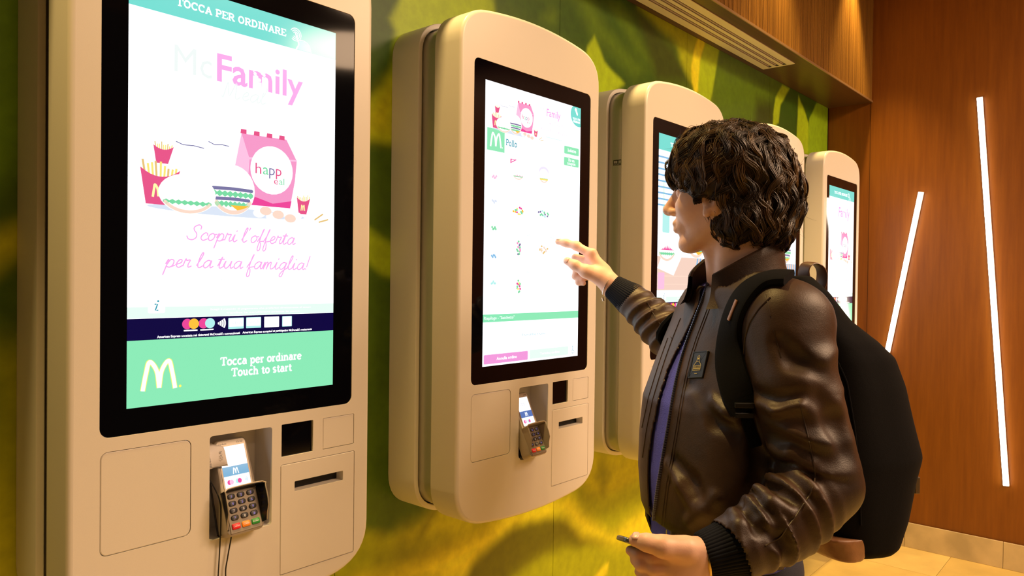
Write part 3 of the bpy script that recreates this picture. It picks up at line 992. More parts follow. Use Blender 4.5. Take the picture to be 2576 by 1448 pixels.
def poster_screen(parent, meal=True, stripes=False):
    s = Screen(parent, SX, SB, 0.0016, 398, 708, WHITE)
    s.rect('top_band', D_TEAL, 0, 398, 654, 708, 1)
    s.slab('top_lettering', D_WHITE, 'TOCCA PER ORDINARE', 76, 286, 673, 13.5)
    # touching-finger icon
    s.put('finger_icon', D_WHITE, lambda mb, y: ([stroke(mb, arcp, 1.5*s.k, y, False) for arcp in
          [[(s.X(306+r*math.cos(a)), s.Z(682+r*math.sin(a))) for a in np.linspace(-2.6+0.2*r/8, 2.6, 20)] for r in (5.0, 8.5, 12)]],
          stroke(mb, [(s.X(a), s.Z(b)) for a, b in catmull([(306, 684), (311, 672), (313, 664), (308, 655)], 4)], 3.0*s.k, y),
          stroke(mb, [(s.X(a), s.Z(b)) for a, b in catmull([(313, 673), (324, 674), (336, 668), (341, 655)], 4)], 1.4*s.k, y)), 2)
    s.shape('finger_icon_hand', glow('icon_hand', (150, 232, 222)), [(309, 655), (314, 672), (325, 673), (336, 667), (340, 655)], 2)
    if meal:
        s.sans('heading_faint', D_GREY, 'Mc', 74, 140, 562, 48)
        s.sans('heading_pink', D_PINK, 'Family', 149, 323, 562, 50, bold=0.018)
        s.put('family_figures', D_WHITE, lambda mb, y: [(disc(mb, s.X(a), s.Z(b+hh), 3.2*s.k, 3.2*s.k, y, 12), poly(mb, [(s.X(a-4.5), s.Z(558)), (s.X(a+4.5), s.Z(558)), (s.X(a+4), s.Z(b+hh-4)), (s.X(a-4), s.Z(b+hh-4))], y)) for a, b, hh in ((222, 562, 27), (231, 562, 17), (240, 562, 28))], 3)
        s.script('heading_script', D_GREY, 'Meal', 158, 244, 536, 15, w=0.14)
        meal_picture(s)
        s.script('slogan_line', D_PINK, "Scopri l'offerta", 99, 308, 279, 13.2)
        s.script('slogan_line', D_PINK, 'per la tua famiglia!', 60, 338, 231, 13.2)
        for i, (a, b, zz) in enumerate([(160, 275, 209), (115, 360, 188), (102, 372, 181)]):
            s.sans('fine_print', D_FAINT, ['Immagine a scopo illustrativo', "PREZZI E DISPONIBILITA' VARIABILI NEI RISTORANTI ADERENTI ALL'INIZIATIVA",
                   "INFORMAZIONI PRESSO IL PERSONALE DEL RISTORANTE FINO AD ESAURIMENTO"][i], a, b, zz, 3.2)
    else:
        for i in range(9):
            s.rect('blind_stripe', D_BLUE, 0, 398, 628-20*i, 634-20*i, 1)
        s.rect('table_top', D_WOOD, 0, 398, 186, 300, 1)
        s.rect('table_edge', D_BUNSH, 0, 398, 232, 236, 2)
        s.rect('table_edge', D_BUNSH, 0, 398, 205, 208, 2)
        s.shape('napkin', D_BUN, [(-0, 260), (110, 236), (190, 330), (60, 350)], 3)
        burger(s, 62, 330, 62, 46, 4)
        for i in range(9):
            s.shape('tomato', D_MAG, [(18+10*i, 322), (24+10*i, 340-4*abs(i-4)), (30+10*i, 322)], 8)
        s.rect('drink_glass', D_CYAN, 30, 78, 380, 470, 3, 6)
        s.rect('drink_glass', D_BUN, 90, 140, 380, 480, 3, 6)
        s.rect('sauce_cup', D_ROSELT, 5, 48, 190, 246, 5, 5)
        s.put('drinking_straw', D_LETT, lambda mb, y: stroke(mb, [(s.X(40), s.Z(470)), (s.X(36), s.Z(550))], 2.4*s.k, y), 4)
        burger(s, 270, 360, 70, 60, 9, True)
        for i in range(6):
            s.shape('woven_cloth', D_BLUE, [(250+26*i, 190), (262+26*i, 190), (290+22*i, 300), (280+22*i, 300)], 3)
        for i in range(7):
            s.ell('onion_petal', D_MAG if i % 2 else D_PINK, 322+9*i, 226+7*math.sin(i*1.7), 9, 6, 5)
    s.rect('mint_band', D_MINT, 0, 398, 146, 164.5, 1)
    s.rect('info_tile', D_WHITE, 33, 61, 154, 181, 2, 3)
    s.put('info_letter', D_INK, lambda mb, y: (stroke(mb, [(s.X(a), s.Z(b)) for a, b in [(44.5, 169), (48.5, 169), (45, 159), (49, 159)]], 2.2*s.k, y), disc(mb, s.X(49.5), s.Z(174), 1.7*s.k, 1.7*s.k, y, 10)), 3)
    s.sans('fine_print', D_WHITE, 'Scegli il metodo di pagamento che preferisci direttamente al totem', 140, 345, 157, 3)
    s.sans('fine_print', D_WHITE, 'Verifica le condizioni presso la cassa', 170, 320, 150, 3)
    s.rect('payment_band', D_NAVY, 0, 398, 110, 145.5, 1)
    for cx, c2 in ((99, D_ORAN), (128, D_CYAN)):
        s.ell('payment_disc', D_MAG, cx, 134, 9, 9, 2)
        s.ell('payment_disc', c2, cx+11.5, 134, 9, 9, 3)
        s.rect('payment_caption', D_WHITE, cx-6, cx+18, 121.6, 124, 3)
    s.put('contactless_waves', D_WHITE, lambda mb, y: [stroke(mb, [(s.X(152+r*math.cos(a)), s.Z(133+r*math.sin(a))) for a in np.linspace(-0.55, 0.55, 10)], 3.0*s.k, y, False) for r in (3.5, 7.5, 11.5, 15.5)], 2)
    for i, (a, b) in enumerate([(173.5, 203.5), (208, 238), (244.5, 275.5), (282, 303)]):
        s.rect('payment_card', [D_CYAN, D_CYAN, D_BUN, D_CYAN][i], a, b, 122, 142, 2, 1.2)
        s.rect('payment_card_face', D_WHITE, a+1, b-1, 126 if i < 2 else 123, 141, 3, 1)
        if i < 2:
            s.sans('payment_card_print', D_FAINT, 'VISA', a+6, b-3, 130, 6, 4)
        elif i == 2:
            s.sans('payment_card_print', D_SHAD, 'BANCOMAT', a+2, b-3, 124, 3, 4)
    s.sans('payment_note', D_WHITE, "American Express accettata nei ristoranti McDonald's convenzionati", 48, 196, 112.3, 4.2, bold=0.03)
    s.sans('payment_note', D_WHITE, "American Express accepted at participating McDonald's restaurants", 201, 348, 112.8, 4.2, bold=0.03)
    s.rect('footer', D_GREEN, 0, 398, 0, 110, 1)
    s.arch('footer_arches_edge', glow('arch_edge', (252, 246, 110)), 21, 83, 26, 78, 8.6, 2, True)
    s.arch('footer_arches', D_WHITE, 22, 82, 26, 77, 6.4, 3)
    s.slab('footer_lettering', D_WHITE, 'Tocca per ordinare', 159, 325, 57, 15.5)
    s.slab('footer_lettering', D_WHITE, 'Touch to start', 180, 304, 36, 15.5)
    return s


def menu_screen(parent):
    s = Screen(parent, SX, SB, 0.0016, 398, 708, WHITE)
    meal_picture(s, 12, 405, 0.565)
    s.sans('heading_faint', D_GREY, 'Mc', 215, 241, 660, 21)
    s.sans('heading_pink', D_PINK, 'Family', 242, 303, 660, 21, bold=0.02)
    s.script('heading_script', D_GREY, 'Meal', 303, 336, 662, 6)
    s.script('slogan_line', D_ROSELT, "Scopri l'offerta", 234, 320, 638, 5.6, w=0.13)
    s.script('slogan_line', D_ROSELT, 'per la tua famiglia!', 218, 336, 619, 5.6, w=0.13)
    s.rect('rule', D_CYAN, 240, 310, 602.3, 603.5, 1)
    s.put('touch_roundel', D_TEAL, lambda mb, y: poly(mb, [(min(s.X(398), s.X(387+37*math.cos(a))), min(s.Z(708), s.Z(686+33*math.sin(a)))) for a in np.linspace(0, 2*PI, 40, endpoint=False)], y), 1)
    s.put('roundel_finger', D_WHITE, lambda mb, y: (disc(mb, s.X(374), s.Z(700), 5*s.k, 5*s.k, y, 14), stroke(mb, [(s.X(375), s.Z(698)), (s.X(381), s.Z(688))], 7*s.k, y)), 2)
    s.slab('roundel_lettering', D_WHITE, 'TOCCA PER', 360, 396, 671, 6)
    s.slab('roundel_lettering', D_WHITE, 'ORDINARE', 362, 396, 663, 6)
    s.rect('logo_tile', D_GREEN, 8, 73, 537, 592.5, 1)
    s.arch('logo_arches', D_WHITE, 18, 62, 547, 584, 5.2, 2, True)
    s.slab('category_name', D_INK, 'Pollo', 78, 121, 557, 17, wt=0.15, wthin=0.10)
    for i, z0 in enumerate((570, 537.5)):
        s.rect('button', D_GREEN, 322, 391, z0, z0+(21.5 if i == 0 else 23), 1, 3)
    s.slab('button_lettering', D_WHITE, 'Indietro', 338, 378, 577, 9, wt=0.16, wthin=0.11)
    s.slab('button_lettering', D_WHITE, 'Ho un', 342, 371, 550, 8.5, wt=0.16, wthin=0.11)
    s.slab('button_lettering', D_WHITE, 'coupon', 337, 376, 541, 8.5, wt=0.16, wthin=0.11)
    s.shape('offer_mark', D_MAG, [(96, 514), (96, 526), (122, 526)], 1)
    s.shape('offer_mark_inner', D_WHITE, [(99, 518), (101, 524), (113, 524.5)], 2)
    prices = ['5.20', '4.90', '4.90', '4.90', '4.90', '4.20', '4.90']
    names = [('Crispy', 'McBacon Chicken'), ('McChicken', ''), ('Tender Chicken BBQ', ''), ('Chicken Country', ''), ('McWrap Caesar Classic', 'Pollo croccante'), ('6 Chicken', 'McNuggets'), ('McWrap Caesar Classic', 'Pollo alla piastra')]
    cells = [(127, 490), (233, 497), (128, 394), (233, 394), (134, 298), (233, 298), (134, 201)]
    for i, (cx, cz) in enumerate(cells):
        s.sans('price', D_FAINT if i < 4 else D_CYAN, prices[i], cx+32, cx+48, cz+32, 7)
        a, b = names[i]
        s.sans('item_name', D_FAINT if i < 4 else glow('item_ink', (206, 232, 230)), a, cx-46, cx+46, cz-36, 6.5, align='c')
        if b:
            s.sans('item_name', D_FAINT if i < 4 else glow('item_ink', (206, 232, 230)), b, cx-46, cx+46, cz-46, 6.5, align='c')
    burger(s, 127, 490, 22, 15, 1)
    s.put('seeds', D_MAG, lambda mb, y: [disc(mb, s.X(118+5*i), s.Z(484+2*(i % 2)), 1.3*s.k, 1.3*s.k, y, 8) for i in range(6)], 5)
    s.ell('burger_top', glow('lilac_bun', (232, 226, 246)), 233, 508, 21, 14, 1)
    burger(s, 233, 497, 21, 19, 2)
    s.rect('mustard', D_YEL, 216, 250, 485, 489, 5)
    for x0, z0, cols in ((128, 394, (D_ORAN, D_LETT, D_YEL, D_MAG)), (233, 394, (D_LETT, D_MEAT, D_CYAN, D_LETT)), (134, 298, (D_LETT, D_ROSE, D_LETT, D_MEAT)), (233, 298, (D_TAN, D_BUNSH, D_TAN, D_BUNSH)), (134, 201, (D_LETT, D_MAG, D_LETT, D_YEL))):
        tall = x0 == 134
        if tall:
            s.shape('wrap', D_BUN, [(x0-14, z0-24), (x0+12, z0-26), (x0+16, z0+22), (x0-10, z0+24)], 1)
        for i in range(14):
            a = i*2.4
            rr = 0.25+0.75*random.random()
            px_, pz_ = (x0+9*rr*math.cos(a), z0+20*rr*math.sin(a)) if tall else (x0+22*rr*math.cos(a), z0+10*rr*math.sin(a))
            s.ell('filling', cols[i % 4], px_, pz_, 3.6, 2.8, 2+(i % 3))
    for i, zz in enumerate((472, 411, 344, 275, 208)):
        for j in range(5):
            s.ell('category_picture', [D_ROSELT, D_SHAD, D_LETT, D_BLUE, D_CYAN][i], 30+3.4*j, zz+3*math.sin(j*2+i), 3.2, 3.0, 1+j % 2)
        s.sans('category_label', D_FAINT, ['Menu', 'Insalate', 'Snack', 'Bevande', 'Dolci'][i], 20, 54, zz-26, 5, align='c')
    s.rect('summary_band', D_GREEN, 0, 398, 109.5, 129, 1)
    s.sans('summary_lettering', D_WHITE, 'Riepilogo - "Sacchetto"', 5, 119, 116, 8)
    s.sans('empty_order_note', D_INK, 'Il tuo ordine è vuoto', 150, 247, 69, 6.5)
    s.rect('cancel_button', D_PINKBTN, 5, 175, 5, 28.5, 1, 3)
    s.sans('cancel_lettering', D_WHITE, 'Annulla ordine', 52, 130, 13, 8, bold=0.02)
    s.rect('confirm_button', D_MINT, 183, 353, 6, 30, 1, 3)
    s.sans('confirm_lettering', D_WHITE, 'Termina ordine', 226, 312, 14.5, 7)
    s.put('wheelchair_mark', D_INK, lambda mb, y: (stroke(mb, [(s.X(373), s.Z(26)), (s.X(373.5), s.Z(17)), (s.X(379), s.Z(17)), (s.X(381), s.Z(12))], 1.5*s.k, y), disc(mb, s.X(373), s.Z(28.5), 1.6*s.k, 1.6*s.k, y, 10), stroke(mb, [(s.X(374+5*math.cos(a)), s.Z(14+5*math.sin(a))) for a in np.linspace(2.0, 5.8, 12)], 1.3*s.k, y)), 2)
    return s


KX = [0.4944+0.838*i-SX for i in range(5)]
KLAB = ['nearest white order kiosk, at the left edge, showing the large family meal poster',
        'white order kiosk showing the chicken menu the man is touching',
        'third white order kiosk from the left, its screen partly behind the man\'s head',
        'white order kiosk whose rounded top shows just right of the man\'s hair',
        'farthest white order kiosk, beside the wood wall at the end of the row']
kiosks = []
for i in range(5):
    e = empty('order_kiosk', (KX[i], 0.0, KZ0), KLAB[i], 'kiosk', 'row of wall-mounted order kiosks')
    if i == 0:
        kiosk_body(e)
        proto_children = list(e.children)
    else:
        for ch in proto_children:
            copy_tree(ch, e)
    kiosks.append(e)
poster_screen(kiosks[0])
menu_screen(kiosks[1])
poster_screen(kiosks[2], meal=False)
poster_screen(kiosks[3], meal=False)
poster_screen(kiosks[4])
# asset sticker on the neck of the third kiosk
st = MB().box(-HW+0.0172, -HW+0.0184, 0.097, 0.134, SB+0.602, SB+0.620).build('asset_sticker', mat('sticker_black', (0.02, 0.02, 0.02), 0.5), kiosks[2])
mb = MB()
for i in range(9):
    if i != 4:
        mb.box(-HW+0.0168, -HW+0.0173, 0.100+0.0036*i, 0.102+0.0036*i, SB+0.609, SB+0.617)
mb.build('sticker_bars', mat('sticker_white', (0.8, 0.8, 0.78), 0.5), st)
mb = MB()
sans_text(mb, 'C-CW87502', -0.016, 0.016, 0, 0.004, 0)
MB().add([(-HW+0.0169, 0.1155-v[0], SB+0.6035+v[2]) for v in mb.v], mb.f).build('sticker_number', mat('sticker_white', (0.8, 0.8, 0.78), 0.5), st)

# ================================================================== card terminals in the niches
TBODY = mat('terminal_taupe_plastic', (0.40, 0.35, 0.29), 0.32, metal=0.35)
TDARK = mat('terminal_black_plastic', (0.012, 0.012, 0.016), 0.22)
TPAD = mat('terminal_keypad_plate', (0.24, 0.20, 0.15), 0.4, metal=0.3)
TKEY = mat('terminal_key_rubber', (0.035, 0.035, 0.045), 0.4)
KEYINK = mat('terminal_key_print', (0.20, 0.20, 0.75), 0.4, emit=(0.12, 0.12, 0.8), estr=0.35)
KEYW = mat('terminal_key_white_print', (0.8, 0.82, 0.95), 0.4)


def card_terminal(loc, tilt, twist, label, pins=False):
    e = empty('card_terminal', loc, label, 'card terminal', 'card terminals in the kiosk niches')
    e.rotation_euler = (-tilt, 0, twist)
    L = 0.172

    def outline(d, w0=0.0375, w1=0.0335):
        l = []
        for cx, cz, a0, w in [(1, 0, -PI/2, w0), (1, 1, 0, w1), (-1, 1, PI/2, w1), (-1, 0, PI, w0)]:
            r = 0.010
            for k in range(6):
                a = a0+PI/2*k/5
                l.append((cx*(w-r)+r*math.cos(a), (r if cz == 0 else L-r)+r*math.sin(a)))
        return inset(l, d) if d else l
    mb = MB()
    mb.rings([at_y(outline(0.006), 0.034), at_y(outline(0.001), 0.030), at_y(outline(0), 0.022), at_y(outline(0), 0.004), at_y(outline(0.0015), 0.001), at_y(outline(0.004), 0.0)], True, True)
    mb.build('body', TBODY, e, True)
    # lower dark shell seen from the side
    mb = MB()
    mb.rings([at_y(outline(0.010), 0.046), at_y(outline(0.003), 0.041), at_y(outline(0.002), 0.033)], True, False)
    mb.build('back_shell', TDARK, e, True)
    # display
    s = Screen(e, -0.0255, 0.082, -0.0006, 51, 76, glow('terminal_white', (255, 255, 255), 1.25 if not pins else 0.95))
    s.o.name = 'display'
    band = glow('terminal_blue', (104, 168, 206)) if not pins else glow('terminal_blue_deep', (74, 112, 178))
    s.rect('blue_band', band, 0, 51, 22, 39, 1)
    s.arch('band_arches', D_WHITE, 19, 31, 24.5, 36, 1.7, 2)
    ink = glow('terminal_ink', (196, 202, 222)) if not pins else glow('terminal_ink_dark', (110, 116, 150))
    s.sans('prompt', ink, 'Paga qui', 14, 32, 59, 3.4)
    s.sans('prompt', ink, 'contactless', 10, 36, 54, 3.4)
    for i, (cx, a, b) in enumerate([(9, D_MAG, D_ROSELT), (25, D_CYAN, D_MAG)]):
        s.ell('card_mark', a, cx, 11, 4, 4.4, 2)
        s.ell('card_mark', b, cx+4.4, 11, 4, 4.4, 3)
    s.put('contactless_mark', D_BLUE, lambda mb, y: [stroke(mb, [(s.X(39+r*math.cos(a)), s.Z(11+r*math.sin(a))) for a in np.linspace(-0.7, 0.7, 8)], 0.8*s.k, y, False) for r in (2, 4, 6)], 2)
    if pins:
        s.put('progress_lights', ink, lambda mb, y: [stroke(mb, [(s.X(8+11*i+2*math.cos(a)), s.Z(70+3.4*math.sin(a))) for a in np.linspace(0, 2*PI, 14)], 0.5*s.k, y, False) for i in range(4)], 2)
    mb = MB()
    hole = [(-0.0255, 0.082), (0.0255, 0.082), (0.0255, 0.158), (-0.0255, 0.158)]
    fill(mb, [rrect(-0.0285, 0.0285, 0.0785, 0.1685, 0.006), hole[::-1]], -0.0009)
    wall_in(mb, hole, -0.0009, 0.0)
    mb.build('display_surround', TBODY, e)
    mb = MB()
    sans_text(mb, 'Verifone', -0.025, -0.009, 0.1615, 0.0035, -0.0011)
    sans_text(mb, 'VX 820', 0.011, 0.024, 0.1615, 0.0032, -0.0011)
    mb.build('name_print', TDARK, e)
    # keypad with keys
    pad = MB().box(-0.031, 0.031, -0.0012, 0.0, 0.004, 0.0765, 0.0005).build('keypad_plate', TPAD, e)
    labs = ['1', '2', '3', '4', '5', '6', '7', '8', '9', '*', '0', '#']
    for i in range(12):
        r_, c_ = i//3, i % 3
        cx, cz = -0.019+0.019*c_, 0.068-0.0125*r_
        mb = MB()
        mb.rings([at_y(rrect(cx-0.0072, cx+0.0072, cz-0.0045, cz+0.0045, 0.004, 4), -0.0010), at_y(rrect(cx-0.0072, cx+0.0072, cz-0.0045, cz+0.0045, 0.004, 4), -0.0024), at_y(rrect(cx-0.0062, cx+0.0062, cz-0.0036, cz+0.0036, 0.0033, 4), -0.0032)], False, True)
        k = mb.build('key', TKEY, e, True)
        mb = MB()
        sans_text(mb, labs[i], cx-0.003, cx+0.003, cz-0.0025, 0.005, -0.0034, align='c')
        mb.build('key_print', KEYINK if i not in (6, 7, 10) else KEYW, k)
    for i, (c, t) in enumerate([((0.75, 0.02, 0.03), 'Cancel'), ((0.85, 0.26, 0.02), 'Clear'), ((0.03, 0.28, 0.05), 'Enter')]):
        cx, cz = -0.0195+0.0195*i, 0.0155
        mb = MB()
        mb.rings([at_y(rrect(cx-0.0078, cx+0.0078, cz-0.005, cz+0.005, 0.002, 3), -0.0010), at_y(rrect(cx-0.0078, cx+0.0078, cz-0.005, cz+0.005, 0.002, 3), -0.0026), at_y(rrect(cx-0.0068, cx+0.0068, cz-0.004, cz+0.004, 0.0018, 3), -0.0034)], False, True)
        k = mb.build('key', mat('key_'+t.lower(), c, 0.35), e, True)
        tag(k, ['red key', 'orange key', 'green key'][i])
        mb = MB()
        sans_text(mb, t, cx-0.006, cx+0.006, cz-0.001, 0.0032, -0.0036)
        mb.build('key_print', KEYW, k)
    # privacy hood: wall around three sides of the keypad, leaning outwards
    mb = MB()
    base = [(-0.034, 0.012), (-0.034, 0.070), (-0.030, 0.0775), (0.030, 0.0775), (0.034, 0.070), (0.034, 0.012)]
    base = [tuple(q) for q in catmull(base, 5)]
    hgt = [0.006+0.016*float(smoothstep(0.012, 0.045, np.array(q[1]))) for q in base]
    out_ = [(q[0]*1.16, -h_, q[1]+(0.004 if abs(q[0]) < 0.031 else 0.001)) for q, h_ in zip(base, hgt)]
    inn_ = [(q[0]*1.12, -h_, q[1]+(0.002 if abs(q[0]) < 0.031 else 0.0)) for q, h_ in zip(base, hgt)]
    mb.rings([[(q[0]*1.03, 0.002, q[1]) for q in base], out_, inn_, [(q[0]*0.96, 0.0, q[1]-0.001) for q in base]], False, False, closed=False)
    mb.build('privacy_hood', TDARK if not pins else TBODY, e, True)
    MB().tube([(a, b-0.0004, c) for a, b, c in out_], 0.0012, 6).build('hood_edge', TBODY, e, True)
    # mounting stem to the niche wall
    MB().box(-0.015, 0.015, 0.044, 0.070, 0.085, 0.125, 0.002).build('mount', TDARK, e)
    return e


t1 = card_terminal((KX[0]+sx(197), -0.028, KZ0+sz(-243)), math.radians(20.5), 0.05, 'grey card terminal with a paper tag, in the niche of the nearest kiosk')
t2 = card_terminal((KX[1]+sx(182), -0.038, KZ0+sz(-243)), math.radians(24.5), 0.05, 'smaller-looking card terminal in the niche of the touched kiosk', pins=True)
# paper tag hanging over the nearest terminal
mb = MB()
W = 0.040
rows = []
for k, (z, y) in enumerate([(0.170, 0.016), (0.166, 0.004), (0.158, -0.006), (0.148, -0.009), (0.136, -0.008), (0.122, -0.008)]):
    w0 = 0.006 if k == 0 else (0.016 if k == 1 else 0.0)
    rows.append([(-0.058+w0*0.2+(W-w0)*t, y+0.0015*math.sin(5*t+k), z+0.002*math.sin(3*t)) for t in np.linspace(0, 1, 8)])
mb.rings(rows, False, False, closed=False)
tg = mb.build('paper_tag', mat('paper_tag_white', (0.80, 0.76, 0.74), 0.6), t1, True)
tg.modifiers.new('thickness', 'SOLIDIFY').thickness = 0.0004
mb = MB()
m2 = MB()
sans_text(mb, 'ADESIVO', -0.012, 0.012, 0, 0.0045, 0)
sans_text(m2, 'QUI', -0.008, 0.008, 0, 0.0045, 0)
MB().add([(-0.049-v[2], -0.0105, 0.138+v[0]) for v in mb.v], mb.f).add([(-0.026-v[2], -0.0105, 0.142+v[0]) for v in m2.v], m2.f).build('tag_print', TDARK, tg)
MB().box(-0.057, -0.019, -0.0105, -0.0100, 0.1245, 0.1252).build('tag_line', TDARK, tg)
# two thin black cables hanging down from the nearest terminal
CAB = mat('cable_black', (0.008, 0.008, 0.008), 0.35)


def cable(pts, r, label):
    o = MB().tube(catmull(pts, 8), r, 8).build('black_cable', CAB, None, True)
    tag(o, label, 'cable', 'terminal cables')
    o.location = (KX[0]+SX, 0, 1.25)
    return o


cable([(0.152, 0.050, -0.120), (0.150, 0.030, -0.140), (0.156, -0.001, -0.175), (0.158, -0.006, -0.205), (0.157, -0.006, -0.26), (0.153, -0.006, -0.34), (0.152, -0.006, -0.42), (0.150, -0.006, -0.60), (0.150, -0.004, -0.80), (0.15, 0.05, -0.90), (0.15, 0.24, -0.95)], 0.0012, 'left one of two thin black cables below the nearest card terminal')
cable([(0.160, 0.050, -0.150), (0.170, 0.028, -0.165), (0.178, 0.004, -0.195), (0.180, -0.006, -0.235), (0.172, -0.006, -0.285), (0.168, -0.006, -0.315), (0.173, -0.006, -0.37), (0.176, -0.006, -0.44), (0.18, -0.006, -0.60), (0.17, -0.004, -0.80), (0.16, 0.05, -0.89), (0.16, 0.24, -0.93)], 0.0012, 'right-hand thin black cable with a kink below the nearest card terminal')

# ================================================================== the man at the second kiosk
# body frame: x to the side along the photograph's right, y away from the photographer, z up; lengths in metres.
CY, SY_ = math.cos(YAW), math.sin(YAW)


def to_local(w):
    w = np.asarray(w, float)
    return np.array([CY*w[0]-SY_*(w[1]-CAM[1]), SY_*w[0]+CY*(w[1]-CAM[1]), w[2]])


def J(u, v, d):
    """point seen at picture position (u, v) and lying d metres away"""
    return to_local(CAM+d*(_R*(u-1288)/FPX-_U*(v-724)/FPX+_F))


CAML = to_local(CAM)


class Field:
    """signed distance field on a regular grid, turned into one continuous surface"""

    def __init__(self, lo, hi, h):
        self.h = h
        self.lo = np.array(lo, float)
        self.n = np.ceil((np.array(hi)-self.lo)/h).astype(int)+1
        self.D = np.full(self.n, 1.0, np.float32)

    def sub(self, lo, hi, pad):
        a = np.clip(np.floor((np.array(lo)-pad-self.lo)/self.h).astype(int), 0, self.n)
        b = np.clip(np.ceil((np.array(hi)+pad-self.lo)/self.h).astype(int)+1, 0, self.n)
        if (b <= a).any():
            return None
        ax = [(self.lo[i]+self.h*np.arange(a[i], b[i])).astype(np.float32) for i in range(3)]
        P = np.stack(np.meshgrid(*ax, indexing='ij'), -1)
        return (slice(a[0], b[0]), slice(a[1], b[1]), slice(a[2], b[2])), P

    def op(self, lo, hi, fn, k=0.0, mode='add'):
        s = self.sub(lo, hi, max(0.03, k+0.01))
        if s is None:
            return self
        sl, P = s
        d = fn(P).astype(np.float32)
        A = self.D[sl]
        if mode == 'add':
            if k > 0:
                q = np.maximum(k-np.abs(A-d), 0)/k
                self.D[sl] = np.minimum(A, d)-q*q*k*0.25
            else:
                self.D[sl] = np.minimum(A, d)
        else:
            d = -d
            if k > 0:
                q = np.maximum(k-np.abs(A-d), 0)/k
                self.D[sl] = np.maximum(A, d)+q*q*k*0.25
            else:
                self.D[sl] = np.maximum(A, d)
        return self

    def cone(self, a, b, ra, rb, k=0.0, mode='add'):
        a, b = np.asarray(a, float), np.asarray(b, float)
        r = max(ra, rb)
        e = b-a
        ee = float(e@e)+1e-12

        def fn(P):
            t = np.clip(((P-a.astype(np.float32))@e.astype(np.float32))/ee, 0, 1)
            q = P-(a.astype(np.float32)+t[..., None]*e.astype(np.float32))
            return np.sqrt((q*q).sum(-1))-(ra+(rb-ra)*t)
        return self.op(np.minimum(a, b)-r, np.maximum(a, b)+r, fn, k, mode)

    def chain(self, pts, rs, k=0.0, mode='add', kk=0.0):
        for i in range(len(pts)-1):
            self.cone(pts[i], pts[i+1], rs[i], rs[i+1], k if i == 0 else max(k, kk), mode)
        return self

    def ell(self, c, r, M=None, k=0.0, mode='add'):
        c, r = np.asarray(c, float), np.asarray(r, float)
        M = np.eye(3) if M is None else np.asarray(M, float)      # columns: ellipsoid axes

        def fn(P):
            q = ((P-c.astype(np.float32))@M.astype(np.float32))
            k0 = np.sqrt(((q/r)**2).sum(-1))
            k1 = np.sqrt(((q/(r*r))**2).sum(-1))+1e-9
            return k0*(k0-1)/k1
        R = np.abs(M)@r
        return self.op(c-R, c+R, fn, k, mode)

    def sample(self, p):
        q = (np.asarray(p)-self.lo)/self.h
        i = np.clip(np.floor(q).astype(int), 0, self.n-2)
        f = np.clip(q-i, 0, 1)
        o = 0.0
        for a in (0, 1):
            for b in (0, 1):
                for c in (0, 1):
                    w = (f[..., 0] if a else 1-f[..., 0])*(f[..., 1] if b else 1-f[..., 1])*(f[..., 2] if c else 1-f[..., 2])
                    o = o+w*self.D[i[..., 0]+a, i[..., 1]+b, i[..., 2]+c]
        return o

    def grad(self, p):
        e = self.h
        g = np.stack([self.sample(p+np.eye(3)[i]*e)-self.sample(p-np.eye(3)[i]*e) for i in range(3)], -1)
        return g/(np.linalg.norm(g, axis=-1, keepdims=True)+1e-9)

    def hit(self, u, v, lift=0.0):
        """first surface point on the line of sight through picture position (u, v)"""
        d = J(u, v, 2.0)-CAML
        d = d/np.linalg.norm(d)
        t = np.arange(0.7, 2.6, self.h*0.5)
        p = CAML+t[:, None]*d
        ok = ((p >= self.lo) & (p <= self.lo+self.h*(self.n-1))).all(1)
        s = np.where(ok, self.sample(p), 1.0)
        i = np.argmax(s < 0)
        if s[i] >= 0:
            return None
        q = p[i-1]+(p[i]-p[i-1])*s[i-1]/(s[i-1]-s[i]+1e-9)
        if lift:
            q = q+self.grad(q)*lift
        return q

    def mesh(self):
        D = self.D
        S_ = D < 0
        n = self.n
        cs = np.zeros(n-1, np.int8)
        for a in (0, 1):
            for b in (0, 1):
                for c in (0, 1):
                    cs += S_[a:n[0]-1+a, b:n[1]-1+b, c:n[2]-1+c]
        cell = np.argwhere((cs > 0) & (cs < 8))
        idx = np.full(n-1, -1, np.int32)
        idx[tuple(cell.T)] = np.arange(len(cell))
        acc = np.zeros((len(cell), 3))
        cnt = np.zeros(len(cell))
        C8 = [(a, b, c) for a in (0, 1) for b in (0, 1) for c in (0, 1)]
        for p in C8:
            for ax in range(3):
                if p[ax]:
                    continue
                q = list(p)
                q[ax] = 1
                d0 = D[cell[:, 0]+p[0], cell[:, 1]+p[1], cell[:, 2]+p[2]]
                d1 = D[cell[:, 0]+q[0], cell[:, 1]+q[1], cell[:, 2]+q[2]]
                m = (d0 < 0) != (d1 < 0)
                t = np.where(m, d0/(d0-d1+1e-20), 0)
                pt = np.array(p, float)[None]+t[:, None]*np.eye(3)[ax][None]
                acc += np.where(m[:, None], pt, 0)
                cnt += m
        V = self.lo+self.h*(cell+acc/cnt[:, None])
        F = []
        for ax in range(3):
            o1, o2 = [(1, 2), (2, 0), (0, 1)][ax]
            sl0 = [slice(None)]*3
            sl1 = [slice(None)]*3
            sl0[ax] = slice(0, -1)
            sl1[ax] = slice(1, None)
            e = S_[tuple(sl0)] != S_[tuple(sl1)]
            ii = np.argwhere(e)
            ii = ii[(ii[:, o1] > 0) & (ii[:, o2] > 0) & (ii[:, o1] < n[o1]-1) & (ii[:, o2] < n[o2]-1)]
            if not len(ii):
                continue
            fl = S_[tuple(ii.T)]

            def g(d1, d2):
                k = ii.copy()
                k[:, o1] += d1
                k[:, o2] += d2
                return idx[tuple(k.T)]
            Q = np.stack([g(-1, -1), g(0, -1), g(0, 0), g(-1, 0)], -1)
